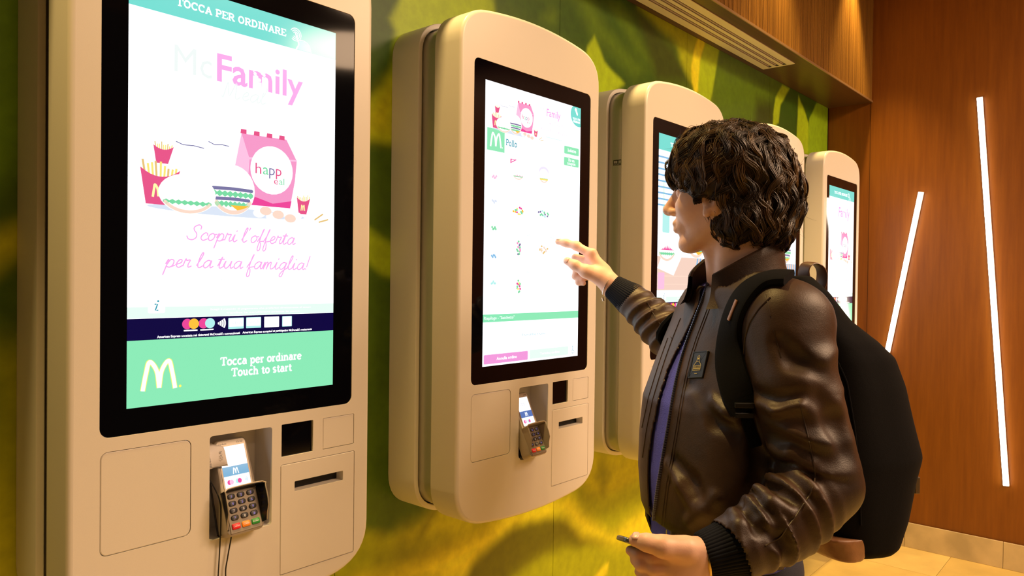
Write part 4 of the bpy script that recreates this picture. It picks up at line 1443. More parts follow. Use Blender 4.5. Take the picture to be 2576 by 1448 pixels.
            Q = np.where(fl[:, None], Q, Q[:, ::-1])
            F.append(Q)
        return V, np.concatenate(F)


def relax(V, F, it=2, lam=0.5):
    E = np.concatenate([F[:, [0, 1]], F[:, [1, 2]], F[:, [2, 3]], F[:, [3, 0]]])
    for _ in range(it):
        a = np.zeros_like(V)
        c = np.zeros(len(V))
        for i in range(3):
            a[:, i] = np.bincount(E[:, 0], V[E[:, 1], i], len(V))+np.bincount(E[:, 1], V[E[:, 0], i], len(V))
        c = np.bincount(E[:, 0], minlength=len(V))+np.bincount(E[:, 1], minlength=len(V))
        V = V+lam*(a/np.maximum(c, 1)[:, None]-V)
    return V


# where he stands
BASE = J(1840, 724, 1.56)
BASE[2] = 0.0
bw = np.array([CY*BASE[0]+SY_*BASE[1], -SY_*BASE[0]+CY*BASE[1]+CAM[1]])
man = empty('person', (bw[0], bw[1], 0.0), 'man in brown leather jacket with wavy brown hair, touching the kiosk screen', 'person')
man.rotation_euler = (0, 0, -YAW)


def fobj(name, V, F, m, parent=man, smooth='all'):
    return obj(name, np.asarray(V)-BASE, F, m, parent, smooth)


def mbl(mb, name, m, parent=man, smooth=True):
    mb.v = [tuple(np.asarray(v)-BASE) for v in mb.v]
    return mb.build(name, m, parent, smooth)


def skin_mat():
    m = mat('skin', (0.66, 0.36, 0.25), 0.46, sss=0.12, bump=(350, 0.10))
    nt = m.node_tree
    b = nt.nodes['Principled BSDF']
    tc = nt.nodes.new('ShaderNodeTexCoord')
    n = nt.nodes.new('ShaderNodeTexNoise')
    n.inputs['Scale'].default_value = 45
    n.inputs['Detail'].default_value = 4
    nt.links.new(tc.outputs['Object'], n.inputs['Vector'])
    r = nt.nodes.new('ShaderNodeValToRGB')
    r.color_ramp.elements[0].position = 0.35
    r.color_ramp.elements[1].position = 0.65
    r.color_ramp.elements[0].color = (0.76, 0.45, 0.33, 1)
    r.color_ramp.elements[1].color = (0.82, 0.51, 0.38, 1)
    nt.links.new(n.outputs['Fac'], r.inputs['Fac'])
    nt.links.new(r.outputs['Color'], b.inputs['Base Color'])
    return m


SKIN = skin_mat()
NAIL = mat('finger_nail', (0.78, 0.50, 0.42), 0.3)

# ---------------------------------------------------------------- head
HT = math.radians(24)
hf = np.array([-math.cos(HT), math.sin(HT), -0.03])
hf /= np.linalg.norm(hf)
hl = np.array([-math.sin(HT), -math.cos(HT), 0.0])      # his left, towards the photographer
hu = np.cross(hf, hl)
HM = np.stack([hf, hl, hu], 1)
HC = J(1815, 487, 1.55)


def H(x, y, z):
    return HC+HM@np.array([x, y, z])


fld = Field(HC-np.array([0.16, 0.16, 0.26]), HC+np.array([0.17, 0.16, 0.15]), 0.0023)
fld.ell(H(-0.008, 0, 0.030), (0.096, 0.076, 0.090), HM)                       # skull
fld.ell(H(0.030, 0, -0.032), (0.062, 0.062, 0.072), HM, 0.03)                 # face
for s_ in (1, -1):
    fld.cone(H(-0.012, 0.050*s_, -0.045), H(0.055, 0.022*s_, -0.098), 0.022, 0.018, 0.02)   # jaw
    fld.ell(H(0.062, 0.034*s_, -0.022), (0.022, 0.022, 0.026), HM, 0.025)     # cheek
    fld.cone(H(0.080, 0.010*s_, 0.022), H(0.070, 0.046*s_, 0.022), 0.012, 0.010, 0.014)    # brow
fld.cone(H(0.072, 0.010, -0.104), H(0.072, -0.010, -0.104), 0.0165, 0.0165, 0.022)   # chin
fld.ell(H(0.078, 0, -0.066), (0.020, 0.027, 0.022), HM, 0.016)                # muzzle
for s_ in (1, -1):
    fld.ell(H(0.094, 0.032*s_, 0.002), (0.018, 0.019, 0.014), HM, 0.012, 'cut')   # eye socket
    fld.ell(H(0.075, 0.032*s_, 0.002), (0.0125, 0.0125, 0.0125), HM, 0.003)
    fld.cone(H(0.086, 0.020*s_, 0.008), H(0.080, 0.044*s_, 0.006), 0.004, 0.003, 0.004)    # lid
fld.cone(H(0.086, 0, 0.014), H(0.113, 0, -0.026), 0.0085, 0.0100, 0.010)      # nose
fld.ell(H(0.108, 0, -0.031), (0.012, 0.012, 0.009), HM, 0.008)
for s_ in (1, -1):
    fld.ell(H(0.099, 0.0115*s_, -0.034), (0.011, 0.007, 0.0075), HM, 0.005)
fld.cone(H(0.0945, 0.013, -0.0585), H(0.0945, -0.013, -0.0585), 0.0058, 0.0058, 0.007)     # upper lip
fld.cone(H(0.0915, 0.012, -0.0725), H(0.0915, -0.012, -0.0725), 0.0065, 0.0065, 0.007)     # lower lip
fld.cone(H(0.102, 0.020, -0.0652), H(0.102, -0.020, -0.0652), 0.0022, 0.0022, 0.003, 'cut')
fld.ell(H(0.094, 0, -0.087), (0.008, 0.016, 0.006), HM, 0.010, 'cut')
for s_ in (1, -1):
    tilt = Matrix.Rotation(0.22, 3, 'Y')
    EM = HM@np.array(tilt)
    fld.ell(H(0.010, 0.074*s_, -0.022), (0.018, 0.008, 0.030), EM, 0.006)    # ear
    fld.ell(H(0.013, 0.083*s_, -0.016), (0.009, 0.007, 0.017), EM, 0.004, 'cut')
    fld.cone(H(0.018, 0.078*s_, -0.047), H(0.018, 0.077*s_, -0.041), 0.0080, 0.0080, 0.004)   # lobe
# neck
NB = J(1868, 762, 1.565)
fld.cone(H(-0.030, 0, -0.050), NB, 0.056, 0.064, 0.03)
fld.cone(H(-0.038, 0, -0.090), NB+np.array([0.045, 0.0, 0.03]), 0.045, 0.055, 0.03)
fld.cone(H(0.022, 0.004, -0.122), NB+np.array([-0.050, 0.01, 0.0]), 0.012, 0.016, 0.02)     # throat
fld.cone(H(-0.026, 0.052, -0.070), NB+np.array([-0.045, -0.012, -0.01]), 0.010, 0.011, 0.02)   # neck tendon
hv, hfc = fld.mesh()
hv = relax(hv, hfc, 1, 0.4)
head_field = fld
skin_parts = [(hv, hfc)]


# ---------------------------------------------------------------- hands
def hand_field(pts, h, pad=0.03):
    P = np.array(pts)
    return Field(P.min(0)-pad, P.max(0)+pad, h)


# right hand, index finger on the glass
RW = J(1538, 720, 1.965)
R_MCP = [J(1489, 640, 1.990), J(1484, 656, 2.010), J(1489, 676, 2.026), J(1497, 694, 2.036)]      # index .. little
R_IDX = [R_MCP[0], J(1450, 618, 2.012), J(1424, 611, 2.028), J(1404, 607.5, 2.0390)]
R_MID = [R_MCP[1], J(1448, 648, 2.035), J(1452, 672, 2.048), J(1470, 678, 2.040)]
R_RNG = [R_MCP[2], J(1450, 676, 2.052), J(1447, 695, 2.058), J(1464, 702, 2.046)]
R_LIT = [R_MCP[3], J(1458, 698, 2.056), J(1455, 710, 2.052), J(1468, 712, 2.044)]
R_THB = [J(1512, 694, 1.970), J(1474, 682, 1.964), J(1447, 667, 1.972), J(1427, 656, 1.984)]
fh = hand_field(R_IDX+R_MID+R_RNG+R_LIT+R_THB+[RW, J(1580, 752, 1.945)], 0.0017)
fh.cone(J(1590, 758, 1.94), RW, 0.028, 0.0255)
for i, m_ in enumerate(R_MCP):
    w_ = RW+(J(1534, 706, 1.965)-RW)*(1-i/3.0)+(J(1540, 732, 1.985)-RW)*(i/3.0)
    fh.cone(w_, m_, 0.0185, [0.0135, 0.0132, 0.0128, 0.0118][i], 0.018)
fh.ell((R_MCP[0]+R_MCP[3]+RW*1.2)/3.2, (0.030, 0.026, 0.026), None, 0.02)
fh.cone(J(1526, 706, 1.962), R_THB[1], 0.0205, 0.0145, 0.018)
fh.chain(R_IDX, [0.0130, 0.0110, 0.0098, 0.0082], 0.010, kk=0.004)
fh.cone(R_IDX[1], R_IDX[1], 0.0115, 0.0115, 0.004)
fh.chain(R_MID, [0.0120, 0.0104, 0.0092, 0.0080], 0.005, kk=0.003)
fh.chain(R_RNG, [0.0115, 0.0100, 0.0088, 0.0076], 0.005, kk=0.003)
fh.chain(R_LIT, [0.0105, 0.0088, 0.0078, 0.0068], 0.005, kk=0.003)
fh.chain(R_THB, [0.0180, 0.0142, 0.0120, 0.0106], 0.012, kk=0.004)
fh.cone(R_THB[2], R_THB[2], 0.0122, 0.0122, 0.004)
for k_ in range(4):                                           # knuckles
    q = R_MCP[k_]+np.array([0.001, -0.004, 0.005])
    fh.cone(q, q, 0.0095-0.0006*k_, 0.0095-0.0006*k_, 0.008)
v_, f_ = fh.mesh()
skin_parts.append((relax(v_, f_, 1, 0.4), f_))

# left hand closed around the phone
LW = J(1768, 1398, 1.262)
L_THB = [J(1725, 1378, 1.235), J(1668, 1374, 1.228), J(1628, 1364, 1.232), J(1598, 1358, 1.240)]
L_MCP = [J(1692, 1404, 1.250), J(1694, 1430, 1.248), J(1702, 1456, 1.250), J(1714, 1480, 1.254)]
L_IDX = [L_MCP[0], J(1640, 1404, 1.250), J(1606, 1396, 1.258), J(1586, 1384, 1.268)]
L_MID = [L_MCP[1], J(1645, 1430, 1.247), J(1612, 1420, 1.252), J(1598, 1409, 1.262)]
L_RNG = [L_MCP[2], J(1656, 1456, 1.249), J(1624, 1447, 1.253), J(1608, 1437, 1.261)]
L_LIT = [L_MCP[3], J(1674, 1481, 1.252), J(1645, 1473, 1.256), J(1630, 1465, 1.262)]
fh2 = hand_field(L_THB+L_IDX+L_MID+L_RNG+L_LIT+[LW, J(1840, 1410, 1.265)], 0.0017)
fh2.cone(J(1850, 1412, 1.268), LW, 0.031, 0.0275)
for i, m_ in enumerate(L_MCP):
    w_ = LW+(J(1762, 1390, 1.262)-LW)*(1-i/3.0)+(J(1772, 1420, 1.268)-LW)*(i/3.0)
    fh2.cone(w_, m_, 0.0195, [0.0140, 0.0138, 0.0132, 0.0122][i], 0.018)
fh2.ell((L_MCP[0]+L_MCP[3]+LW*1.4)/3.4, (0.036, 0.026, 0.030), None, 0.02)
fh2.cone(J(1745, 1384, 1.246), L_THB[1], 0.0215, 0.0160, 0.018)
fh2.chain(L_THB, [0.0190, 0.0145, 0.0128, 0.0108], 0.012, kk=0.004)
fh2.cone(L_THB[2], L_THB[2], 0.0132, 0.0132, 0.004)
fh2.chain(L_IDX, [0.0130, 0.0108, 0.0096, 0.0084], 0.006, kk=0.003)
fh2.chain(L_MID, [0.0128, 0.0110, 0.0098, 0.0086], 0.006, kk=0.003)
fh2.chain(L_RNG, [0.0122, 0.0106, 0.0094, 0.0082], 0.006, kk=0.003)
fh2.chain(L_LIT, [0.0112, 0.0094, 0.0084, 0.0074], 0.006, kk=0.003)
v_, f_ = fh2.mesh()
skin_parts.append((relax(v_, f_, 1, 0.4), f_))

# ---------------------------------------------------------------- jacket joints
PS = math.radians(22)
tf = np.array([-math.cos(PS), -math.sin(PS), 0])      # chest direction
tl = np.array([math.sin(PS), -math.cos(PS), 0])       # his left side
TM = np.stack([tf, tl, np.array([0, 0, 1.0])], 1)
LS, LM_, LE, LF, LC = J(1975, 806, 1.395), J(2008, 1000, 1.355), J(2068, 1218, 1.335), J(1962, 1312, 1.290), J(1852, 1376, 1.268)
RS, RE, RF, RC = J(1812, 790, 1.69), J(1726, 884, 1.835), J(1655, 812, 1.895), J(1588, 753, 1.942)

# hidden trunk, limbs and feet so the figure stands on the floor
fb = Field(BASE+np.array([-0.42, -0.42, 0.02]), BASE+np.array([0.40, 0.46, 1.56]), 0.012)
HIP = BASE+np.array([-0.005, 0.0, 0.93])
fb.cone(HIP, J(1840, 960, 1.56), 0.115, 0.10, 0.05)
fb.cone(J(1840, 960, 1.56), J(1868, 800, 1.56), 0.10, 0.085, 0.05)
fb.cone(J(1868, 820, 1.56), NB, 0.07, 0.055, 0.04)
fb.chain([J(1868, 810, 1.56), LS, LE, LC, LW], [0.06, 0.055, 0.042, 0.035, 0.026], 0.03, kk=0.02)
fb.chain([J(1868, 810, 1.58), RS, RE, RC, RW], [0.06, 0.05, 0.04, 0.033, 0.024], 0.03, kk=0.02)
KN, AN = [], []
for s_ in (1, -1):
    hp = HIP+tl*0.085*s_+np.array([0, 0, -0.04])
    kn = np.array([hp[0], hp[1], 0.50])+tl*0.012*s_+tf*0.03
    an = np.array([hp[0], hp[1], 0.09])+tl*0.030*s_-tf*0.02
    KN.append(kn)
    AN.append(an)
    fb.chain([hp, kn, an], [0.078, 0.052, 0.038], 0.04, kk=0.02)
    fb.cone(an-np.array([0, 0, 0.04]), an+tf*0.12-np.array([0, 0, 0.045]), 0.028, 0.022, 0.03)
v_, f_ = fb.mesh()
skin_parts.append((v_, f_))
off = 0
VV, FF = [], []
for v_, f_ in skin_parts:
    VV.append(v_)
    FF.append(f_+off)
    off += len(v_)
body = fobj('body', np.concatenate(VV), np.concatenate(FF), SKIN)


def nail(tip, prev, up, w, parent=body):
    d = np.asarray(tip)-np.asarray(prev)
    d /= np.linalg.norm(d)
    up = np.asarray(up, float)
    up = up-d*(up@d)
    up /= np.linalg.norm(up)
    sd = np.cross(d, up)
    mb = MB()
    loops = []
    for k in range(5):
        t = k/4
        loops.append([np.asarray(tip)+d*(-0.007+0.012*t)+sd*w*a*(1-0.25*(2*t-1)**4)+up*(w*1.18-0.0022*(a*a)*1.4-(0.0025*max(0, t-0.5))) for a in np.linspace(-0.85, 0.85, 6)])
    mb.rings(loops, False, False, closed=False)
    mb.v = [tuple(np.asarray(v)-BASE) for v in mb.v]
    o = mb.build('finger_nail', NAIL, parent, 'all')
    o.modifiers.new('thickness', 'SOLIDIFY').thickness = 0.0006
    return o


nail(R_IDX[3], R_IDX[2], (0.1, -0.25, 1), 0.0078)
nail(R_THB[3], R_THB[2], (-0.2, -1, 0.25), 0.0098)
nail(L_THB[3], L_THB[2], (-0.2, -0.35, 1), 0.0108)

# ---------------------------------------------------------------- leather jacket
def leather_mat():
    m = mat('brown_leather', (0.060, 0.028, 0.013), 0.36)
    nt = m.node_tree
    b = nt.nodes['Principled BSDF']
    tc = nt.nodes.new('ShaderNodeTexCoord')
    n = nt.nodes.new('ShaderNodeTexNoise')
    n.inputs['Scale'].default_value = 9
    n.inputs['Detail'].default_value = 6
    nt.links.new(tc.outputs['Object'], n.inputs['Vector'])
    r = nt.nodes.new('ShaderNodeValToRGB')
    r.color_ramp.elements[0].position = 0.35
    r.color_ramp.elements[1].position = 0.70
    r.color_ramp.elements[0].color = (0.021, 0.0085, 0.0035, 1)
    r.color_ramp.elements[1].color = (0.056, 0.024, 0.008, 1)
    nt.links.new(n.outputs['Fac'], r.inputs['Fac'])
    nt.links.new(r.outputs['Color'], b.inputs['Base Color'])
    rr = nt.nodes.new('ShaderNodeMapRange')
    rr.inputs['To Min'].default_value = 0.42
    rr.inputs['To Max'].default_value = 0.58
    nt.links.new(n.outputs['Fac'], rr.inputs['Value'])
    nt.links.new(rr.outputs['Result'], b.inputs['Roughness'])
    vo = nt.nodes.new('ShaderNodeTexVoronoi')
    vo.inputs['Scale'].default_value = 420
    nt.links.new(tc.outputs['Object'], vo.inputs['Vector'])
    n2 = nt.nodes.new('ShaderNodeTexNoise')
    n2.inputs['Scale'].default_value = 34
    n2.inputs['Detail'].default_value = 5
    nt.links.new(tc.outputs['Object'], n2.inputs['Vector'])
    b1 = nt.nodes.new('ShaderNodeBump')
    b1.inputs['Strength'].default_value = 0.22
    b1.inputs['Distance'].default_value = 0.004
    nt.links.new(n2.outputs['Fac'], b1.inputs['Height'])
    b2 = nt.nodes.new('ShaderNodeBump')
    b2.inputs['Strength'].default_value = 0.18
    b2.inputs['Distance'].default_value = 0.0008
    nt.links.new(vo.outputs['Distance'], b2.inputs['Height'])
    nt.links.new(b1.outputs['Normal'], b2.inputs['Normal'])
    nt.links.new(b2.outputs['Normal'], b.inputs['Normal'])
    return m


LEATHER = leather_mat()
RIB = mat('ribbed_black_knit', (0.004, 0.005, 0.011), 0.85, spec=0.2)
SWEATER = mat('blue_violet_knit', (0.075, 0.08, 0.50), 0.9, sheen=0.0, bump=(420, 0.5))
LINING = mat('jacket_lining', (0.016, 0.011, 0.010), 0.55)
ZIPM = mat('zip_metal', (0.16, 0.18, 0.30), 0.35, metal=0.9)
THREAD = mat('seam_thread', (0.030, 0.014, 0.007), 0.5)

# torso cross-sections: picture row, centre column, half depth, half width, twist (degrees)
SECT = [(706, 1884, 0.070, 0.100, 24, 1.565), (728, 1880, 0.092, 0.155, 24, 1.562), (760, 1886, 0.100, 0.184, 24, 1.560), (800, 1881, 0.109, 0.200, 23, 1.560), (860, 1866, 0.121, 0.209, 22, 1.562), (930, 1845, 0.134, 0.212, 20, 1.565),
        (1010, 1822, 0.146, 0.210, 18, 1.568), (1100, 1812, 0.150, 0.205, 15, 1.570), (1190, 1806, 0.150, 0.203, 12, 1.570), (1280, 1806, 0.146, 0.200, 10, 1.570), (1310, 1808, 0.138, 0.192, 10, 1.570)]
_sz, _sx, _sy, _sa, _sb, _st = [], [], [], [], [], []
for v_, u_, a_, b_, t_, d_ in SECT:
    q = J(u_, v_, d_)
    _sz.append(q[2]); _sx.append(q[0]); _sy.append(q[1]); _sa.append(a_); _sb.append(b_); _st.append(math.radians(t_))
_o = np.argsort(_sz)
_sz, _sx, _sy, _sa, _sb, _st = [np.array(a)[_o] for a in (_sz, _sx, _sy, _sa, _sb, _st)]


def torso_fn(grow=0.0, low=0.0):
    def fn(P):
        z = P[..., 2]
        cx, cy = np.interp(z, _sz, _sx), np.interp(z, _sz, _sy)
        a, b, t = np.interp(z, _sz, _sa)+grow, np.interp(z, _sz, _sb)+grow, np.interp(z, _sz, _st)
        dx, dy = P[..., 0]-cx, P[..., 1]-cy
        f = -np.cos(t)*dx-np.sin(t)*dy
        l = np.sin(t)*dx-np.cos(t)*dy
        n = 2.35
        k = (np.abs(f/a)**n+np.abs(l/b)**n)**(1/n)
        d = (k-1)*np.minimum(a, b)*0.85
        d = np.maximum(d, _sz[0]-low-z)
        return np.maximum(d, z-_sz[-1])
    return fn


_rr = np.random.default_rng(5)


def vn3(P, s, seed=0):
    """cheap smooth 3-d variation"""
    r = np.random.default_rng(seed)
    o = 0.0
    for _ in range(5):
        w = r.normal(size=3)
        w = w/np.linalg.norm(w)*s*r.uniform(0.6, 1.5)
        o = o+np.sin(P@w.astype(np.float32)+r.uniform(0, 6.28))
    return o/5


def sleeve(fld, pts, rs, folds, ref, k):
    """tapered bent tube with folds; folds: (t0, t1, count, height, slant, phase)"""
    pts = [np.asarray(p, np.float32) for p in pts]
    L = [0.0]
    for i in range(len(pts)-1):
        L.append(L[-1]+float(np.linalg.norm(pts[i+1]-pts[i])))
    lo = np.min(pts, 0)-max(rs)-0.02
    hi = np.max(pts, 0)+max(rs)+0.02

    def fn(P):
        best = np.full(P.shape[:-1], 9.0, np.float32)
        T = np.zeros_like(best)
        PH = np.zeros_like(best)
        for i in range(len(pts)-1):
            a, e = pts[i], pts[i+1]-pts[i]
            ee = float(e@e)
            t = np.clip(((P-a)@e)/ee, 0, 1)
            q = P-(a+t[..., None]*e)
            dist = np.sqrt((q*q).sum(-1))
            r = rs[i]+(rs[i+1]-rs[i])*t
            d = dist-r
            en = e/np.linalg.norm(e)
            x1 = ref-en*(ref@en)
            x1 = x1/np.linalg.norm(x1)
            x2 = np.cross(en, x1)
            ph = np.arctan2(q@x2.astype(np.float32), q@x1.astype(np.float32))
            m = d < best
            best = np.where(m, d, best)
            T = np.where(m, (L[i]+t*(L[i+1]-L[i]))/L[-1], T)
            PH = np.where(m, ph, PH)
        disp = 0.0
        wob = vn3(P, 26.0, 3)
        for (t0, t1, n, hgt, sl, p0, ph0, pw) in folds:
            u_ = (T-t0)/(t1-t0)
            win = np.clip(np.minimum(u_, 1-u_)*4, 0, 1)*(u_ > 0)*(u_ < 1)
            aw = np.exp(-((np.angle(np.exp(1j*(PH-ph0))))/pw)**2)
            s = np.sin(2*PI*(n*u_)+sl*np.sin(PH-ph0)*2.0+p0+wob*1.3)
            ridge = 1-np.sqrt(s*s+0.05)*1.45
            disp = disp+hgt*ridge*win*aw
        return (best-disp-0.0022*vn3(P, 55.0, 9))*0.8
    fld.op(lo, hi, fn, k)


jk = Field(np.array([J(1540, 724, 1.95)[0]-0.05, J(1800, 800, 1.28)[1]-0.13, _sz[0]-0.13]), np.array([J(2180, 724, 1.34)[0]+0.06, J(1588, 753, 1.942)[1]+0.07, _sz[-1]+0.03]), 0.0042)
jk.op([_sx.min()-0.22, _sy.min()-0.24, _sz[0]], [_sx.max()+0.22, _sy.max()+0.24, _sz[-1]], lambda P: torso_fn()(P)-0.003*vn3(P, 22.0, 4), 0)
# shoulders
jk.cone(J(1880, 752, 1.50), LS, 0.062, 0.074, 0.05)
jk.cone(J(1860, 752, 1.62), RS, 0.058, 0.066, 0.05)
camdir = np.array([0.0, -1.0, 0.15])
# right sleeve (towards the screen)
sleeve(jk, [RS, RE, RF, RC], [0.068, 0.064, 0.056, 0.044], [(0.50, 1.0, 2.6, 0.010, 0.55, 0.3, 0.0, 2.2), (0.30, 0.7, 1.6, 0.007, -0.5, 1.0, 0.4, 1.4)], np.array([-0.2, -1.0, 0.3]), 0.020)
# left sleeve
sleeve(jk, [LS, LM_, LE, LF, LC], [0.079, 0.077, 0.071, 0.068, 0.056], [(0.30, 0.60, 1.4, 0.010, 0.9, 0.8, 0.6, 1.2), (0.44, 0.76, 2.2, 0.013, 0.8, 0.0, 2.2, 1.2), (0.64, 1.0, 2.6, 0.013, 0.7, 0.5, 0.4, 1.9), (0.05, 0.35, 1.0, 0.006, -0.7, 0.4, -0.5, 1.1)], camdir, 0.014)


def crease(pix, r, depth=0.0, mode='add', k=0.012, fld=None):
    """soft ridge or groove along picture positions laid on the jacket"""
    fld = fld or jk
    pts = [fld.hit(u, v, depth) for u, v in pix]
    pts = [p for p in pts if p is not None]
    n = len(pts)
    if n > 1:
        fld.chain(pts, [r*(0.35+0.65*math.sin(PI*(i+0.5)/n)) for i in range(n)], k, mode, kk=k)


# draped folds of the front panel and sleeve
crease([(1742, 985), (1780, 1015), (1822, 1040), (1862, 1048)], 0.011, -0.003, k=0.02)
crease([(1730, 960), (1760, 1000), (1800, 1060), (1850, 1090)], 0.010, 0.004, 'cut', 0.02)
crease([(1680, 1165), (1712, 1215), (1740, 1270)], 0.008, -0.002, k=0.018)
crease([(1700, 1160), (1740, 1210), (1768, 1262)], 0.009, 0.004, 'cut', 0.02)
crease([(1800, 1250), (1770, 1282), (1735, 1310)], 0.010, -0.002, k=0.018)
crease([(1905, 1010), (1950, 1028), (2010, 1018)], 0.010, -0.002, k=0.016)
crease([(1900, 990), (1950, 1006), (2020, 992)], 0.008, 0.003, 'cut', 0.016)
crease([(1935, 1130), (1985, 1140), (2040, 1162)], 0.010, -0.003, k=0.014)
crease([(1945, 1160), (1990, 1178), (2045, 1205)], 0.009, 0.003, 'cut', 0.012)
crease([(1962, 1165), (2000, 1190), (2045, 1232)], 0.010, -0.001, k=0.012)
crease([(1912, 1215), (1960, 1240), (2020, 1268)], 0.009, 0.003, 'cut', 0.012)
crease([(1902, 1225), (1940, 1262), (1990, 1290)], 0.010, -0.001, k=0.012)
crease([(1870, 1262), (1888, 1300), (1900, 1336)], 0.009, 0.003, 'cut', 0.012)
crease([(1842, 1285), (1858, 1320), (1866, 1372)], 0.010, -0.001, k=0.012)
crease([(1880, 1255), (1885, 1290), (1905, 1312)], 0.008, -0.001, k=0.010)
crease([(1920, 1330), (1960, 1362), (1985, 1380)], 0.010, 0.003, 'cut', 0.014)
crease([(1960, 860), (2000, 905), (2060, 930)], 0.010, 0.004, 'cut', 0.024)
crease([(2060, 1000), (2100, 1060), (2125, 1130)], 0.012, 0.004, 'cut', 0.026)
# armpit groove between sleeve and body
crease([(1876, 960), (1882, 1060), (1905, 1140), (1900, 1200), (1850, 1262)], 0.014, 0.006, 'cut', 0.012)
v_, f_ = jk.mesh()
v_ = relax(v_, f_, 2, 0.45)
# neck opening, hem and sleeve ends are cut open; the front is parted between the two zip edges
zrow = lambda pts, u=1700, d=1.45: (np.array([J(u, b, d)[2] for a, b in pts]), np.array([J(a, b, d)[0] for a, b in pts]))
EDGE_L = [(1800, 660), (1782, 700), (1765, 750), (1746, 800), (1727, 850), (1711, 900), (1699, 950), (1689, 1000), (1677, 1075), (1664, 1150), (1652, 1220), (1644, 1280), (1640, 1320), (1636, 1400)]
EDGE_R = [(1778, 660), (1758, 700), (1742, 750), (1726, 800), (1706, 850), (1688, 900), (1672, 950), (1657, 1000), (1641, 1075), (1630, 1150), (1628, 1200), (1630, 1250), (1634, 1300), (1636, 1400)]


def pix_of(p):
    p = np.asarray(p)
    w = np.stack([CY*p[..., 0]+SY_*p[..., 1], -SY_*p[..., 0]+CY*p[..., 1]+CAM[1], p[..., 2]], -1)-CAM
    d = w@_F
    return 1288+FPX*(w@_R)/d, 724-FPX*(w@_U)/d, d


fc = v_[f_].mean(1)
uu, vv_, dd = pix_of(fc)
eL = np.interp(vv_, [b for a, b in EDGE_L], [a for a, b in EDGE_L])
eR = np.interp(vv_, [b for a, b in EDGE_R], [a for a, b in EDGE_R])
cyz = np.interp(fc[:, 2], _sz, _sy)
front = (uu > eR) & (uu < eL) & (fc[:, 1] < cyz) & (fc[:, 0] < np.interp(fc[:, 2], _sz, _sx)) & (vv_ < 1345)
neck = (fc[:, 2] > _sz[-1]-0.012) & (np.linalg.norm(fc[:, :2]-NB[:2], axis=1) < 0.12)
hem = (fc[:, 2] < _sz[0]+0.008) & (np.abs(uu-1790) < 260) & (fc[:, 1] > LE[1]+0.10)
arm = LC-LF
cuffL = ((fc-LC)@(arm/np.linalg.norm(arm)) > 0.012) & (np.linalg.norm(fc-LC, axis=1) < 0.10)
arm = RC-RF
cuffR = ((fc-RC)@(arm/np.linalg.norm(arm)) > 0.010) & (np.linalg.norm(fc-RC, axis=1) < 0.09)
keep = ~(front | neck | hem | cuffL | cuffR)
f2 = f_[keep]
used = np.unique(f2)
mp_ = np.full(len(v_), -1)
mp_[used] = np.arange(len(used))
jacket = fobj('jacket', v_[used], mp_[f2], LEATHER)
sm = jacket.modifiers.new('thickness', 'SOLIDIFY')
sm.thickness = 0.003
sm.offset = -1

# sweater under it
sw = Field(np.array([_sx.min()-0.2, _sy.min()-0.24, _sz[0]-0.06]), np.array([_sx.max()+0.2, _sy.max()+0.24, _sz[-1]+0.01]), 0.006)


def sweater_fn(P):
    return torso_fn(-0.007, 0.045)(P)-0.002*vn3(P, 60.0, 2)


sw.op([_sx.min()-0.22, _sy.min()-0.24, _sz[0]-0.05], [_sx.max()+0.22, _sy.max()+0.24, _sz[-1]], sweater_fn, 0)
p_ = J(1700, 1285, 1.50)
sw.op(sw.lo, sw.lo+sw.h*sw.n, lambda P: np.where(P[..., 2] > _sz[0]+0.012, -(jk.sample(np.clip(P, jk.lo, jk.lo+jk.h*(jk.n-1)))+0.0065), 0.02), 0.0, 'cut')
v_, f_ = sw.mesh()
v_ = relax(v_, f_, 2, 0.5)
fobj('sweater', v_, f_, SWEATER)


def on(fld, pix, lift):
    out = []
    for u, v in pix:
        p = fld.hit(u, v, lift)
        if p is not None:
            out.append(p)
    return out


def dense(pix, step=6.0):
    out = []
    for (a, b), (c, d) in zip(pix[:-1], pix[1:]):
        n = max(1, int(math.hypot(c-a, d-b)/step))
        out += [(a+(c-a)*i/n, b+(d-b)*i/n) for i in range(n)]
    return out+[pix[-1]]


def smooth_path(p, it=3):
    p = np.array(p)
    for _ in range(it):
        p[1:-1] = (p[:-2]+2*p[1:-1]+p[2:])/4
    return p


# zip along the near edge
EL = [(a+4, b) for a, b in EDGE_L if 690 < b < 1345]
path = smooth_path(on(jk, dense(EL), 0.001), 6)
mb = MB()
mb.tube(path, 0.0028, 6)
zt = mbl(mb, 'zip_tape', mat('zip_tape_dark', (0.02, 0.02, 0.035), 0.6), jacket)
mb = MB()
cum = np.concatenate([[0], np.cumsum(np.linalg.norm(np.diff(path, axis=0), axis=1))])
for s_ in np.arange(0.01, cum[-1], 0.0052):
    c = np.array([np.interp(s_, cum, path[:, i]) for i in range(3)])
    mb.box(c[0]-0.0034, c[0]+0.0022, c[1]-0.0036, c[1]+0.0016, c[2]-0.0014, c[2]+0.0014)
tag(mbl(mb, 'zip_teeth', ZIPM, jacket, False), kind='stuff')


def seam(pix, name='seam', r=0.0011, lift=0.0004, m=THREAD, fld=None, par=None):
    p = on(fld or jk, dense(pix), lift)
    if len(p) > 3:
        mb = MB()
        mb.tube(smooth_path(p, 3), r, 5)
        mbl(mb, name, m, par or jacket)


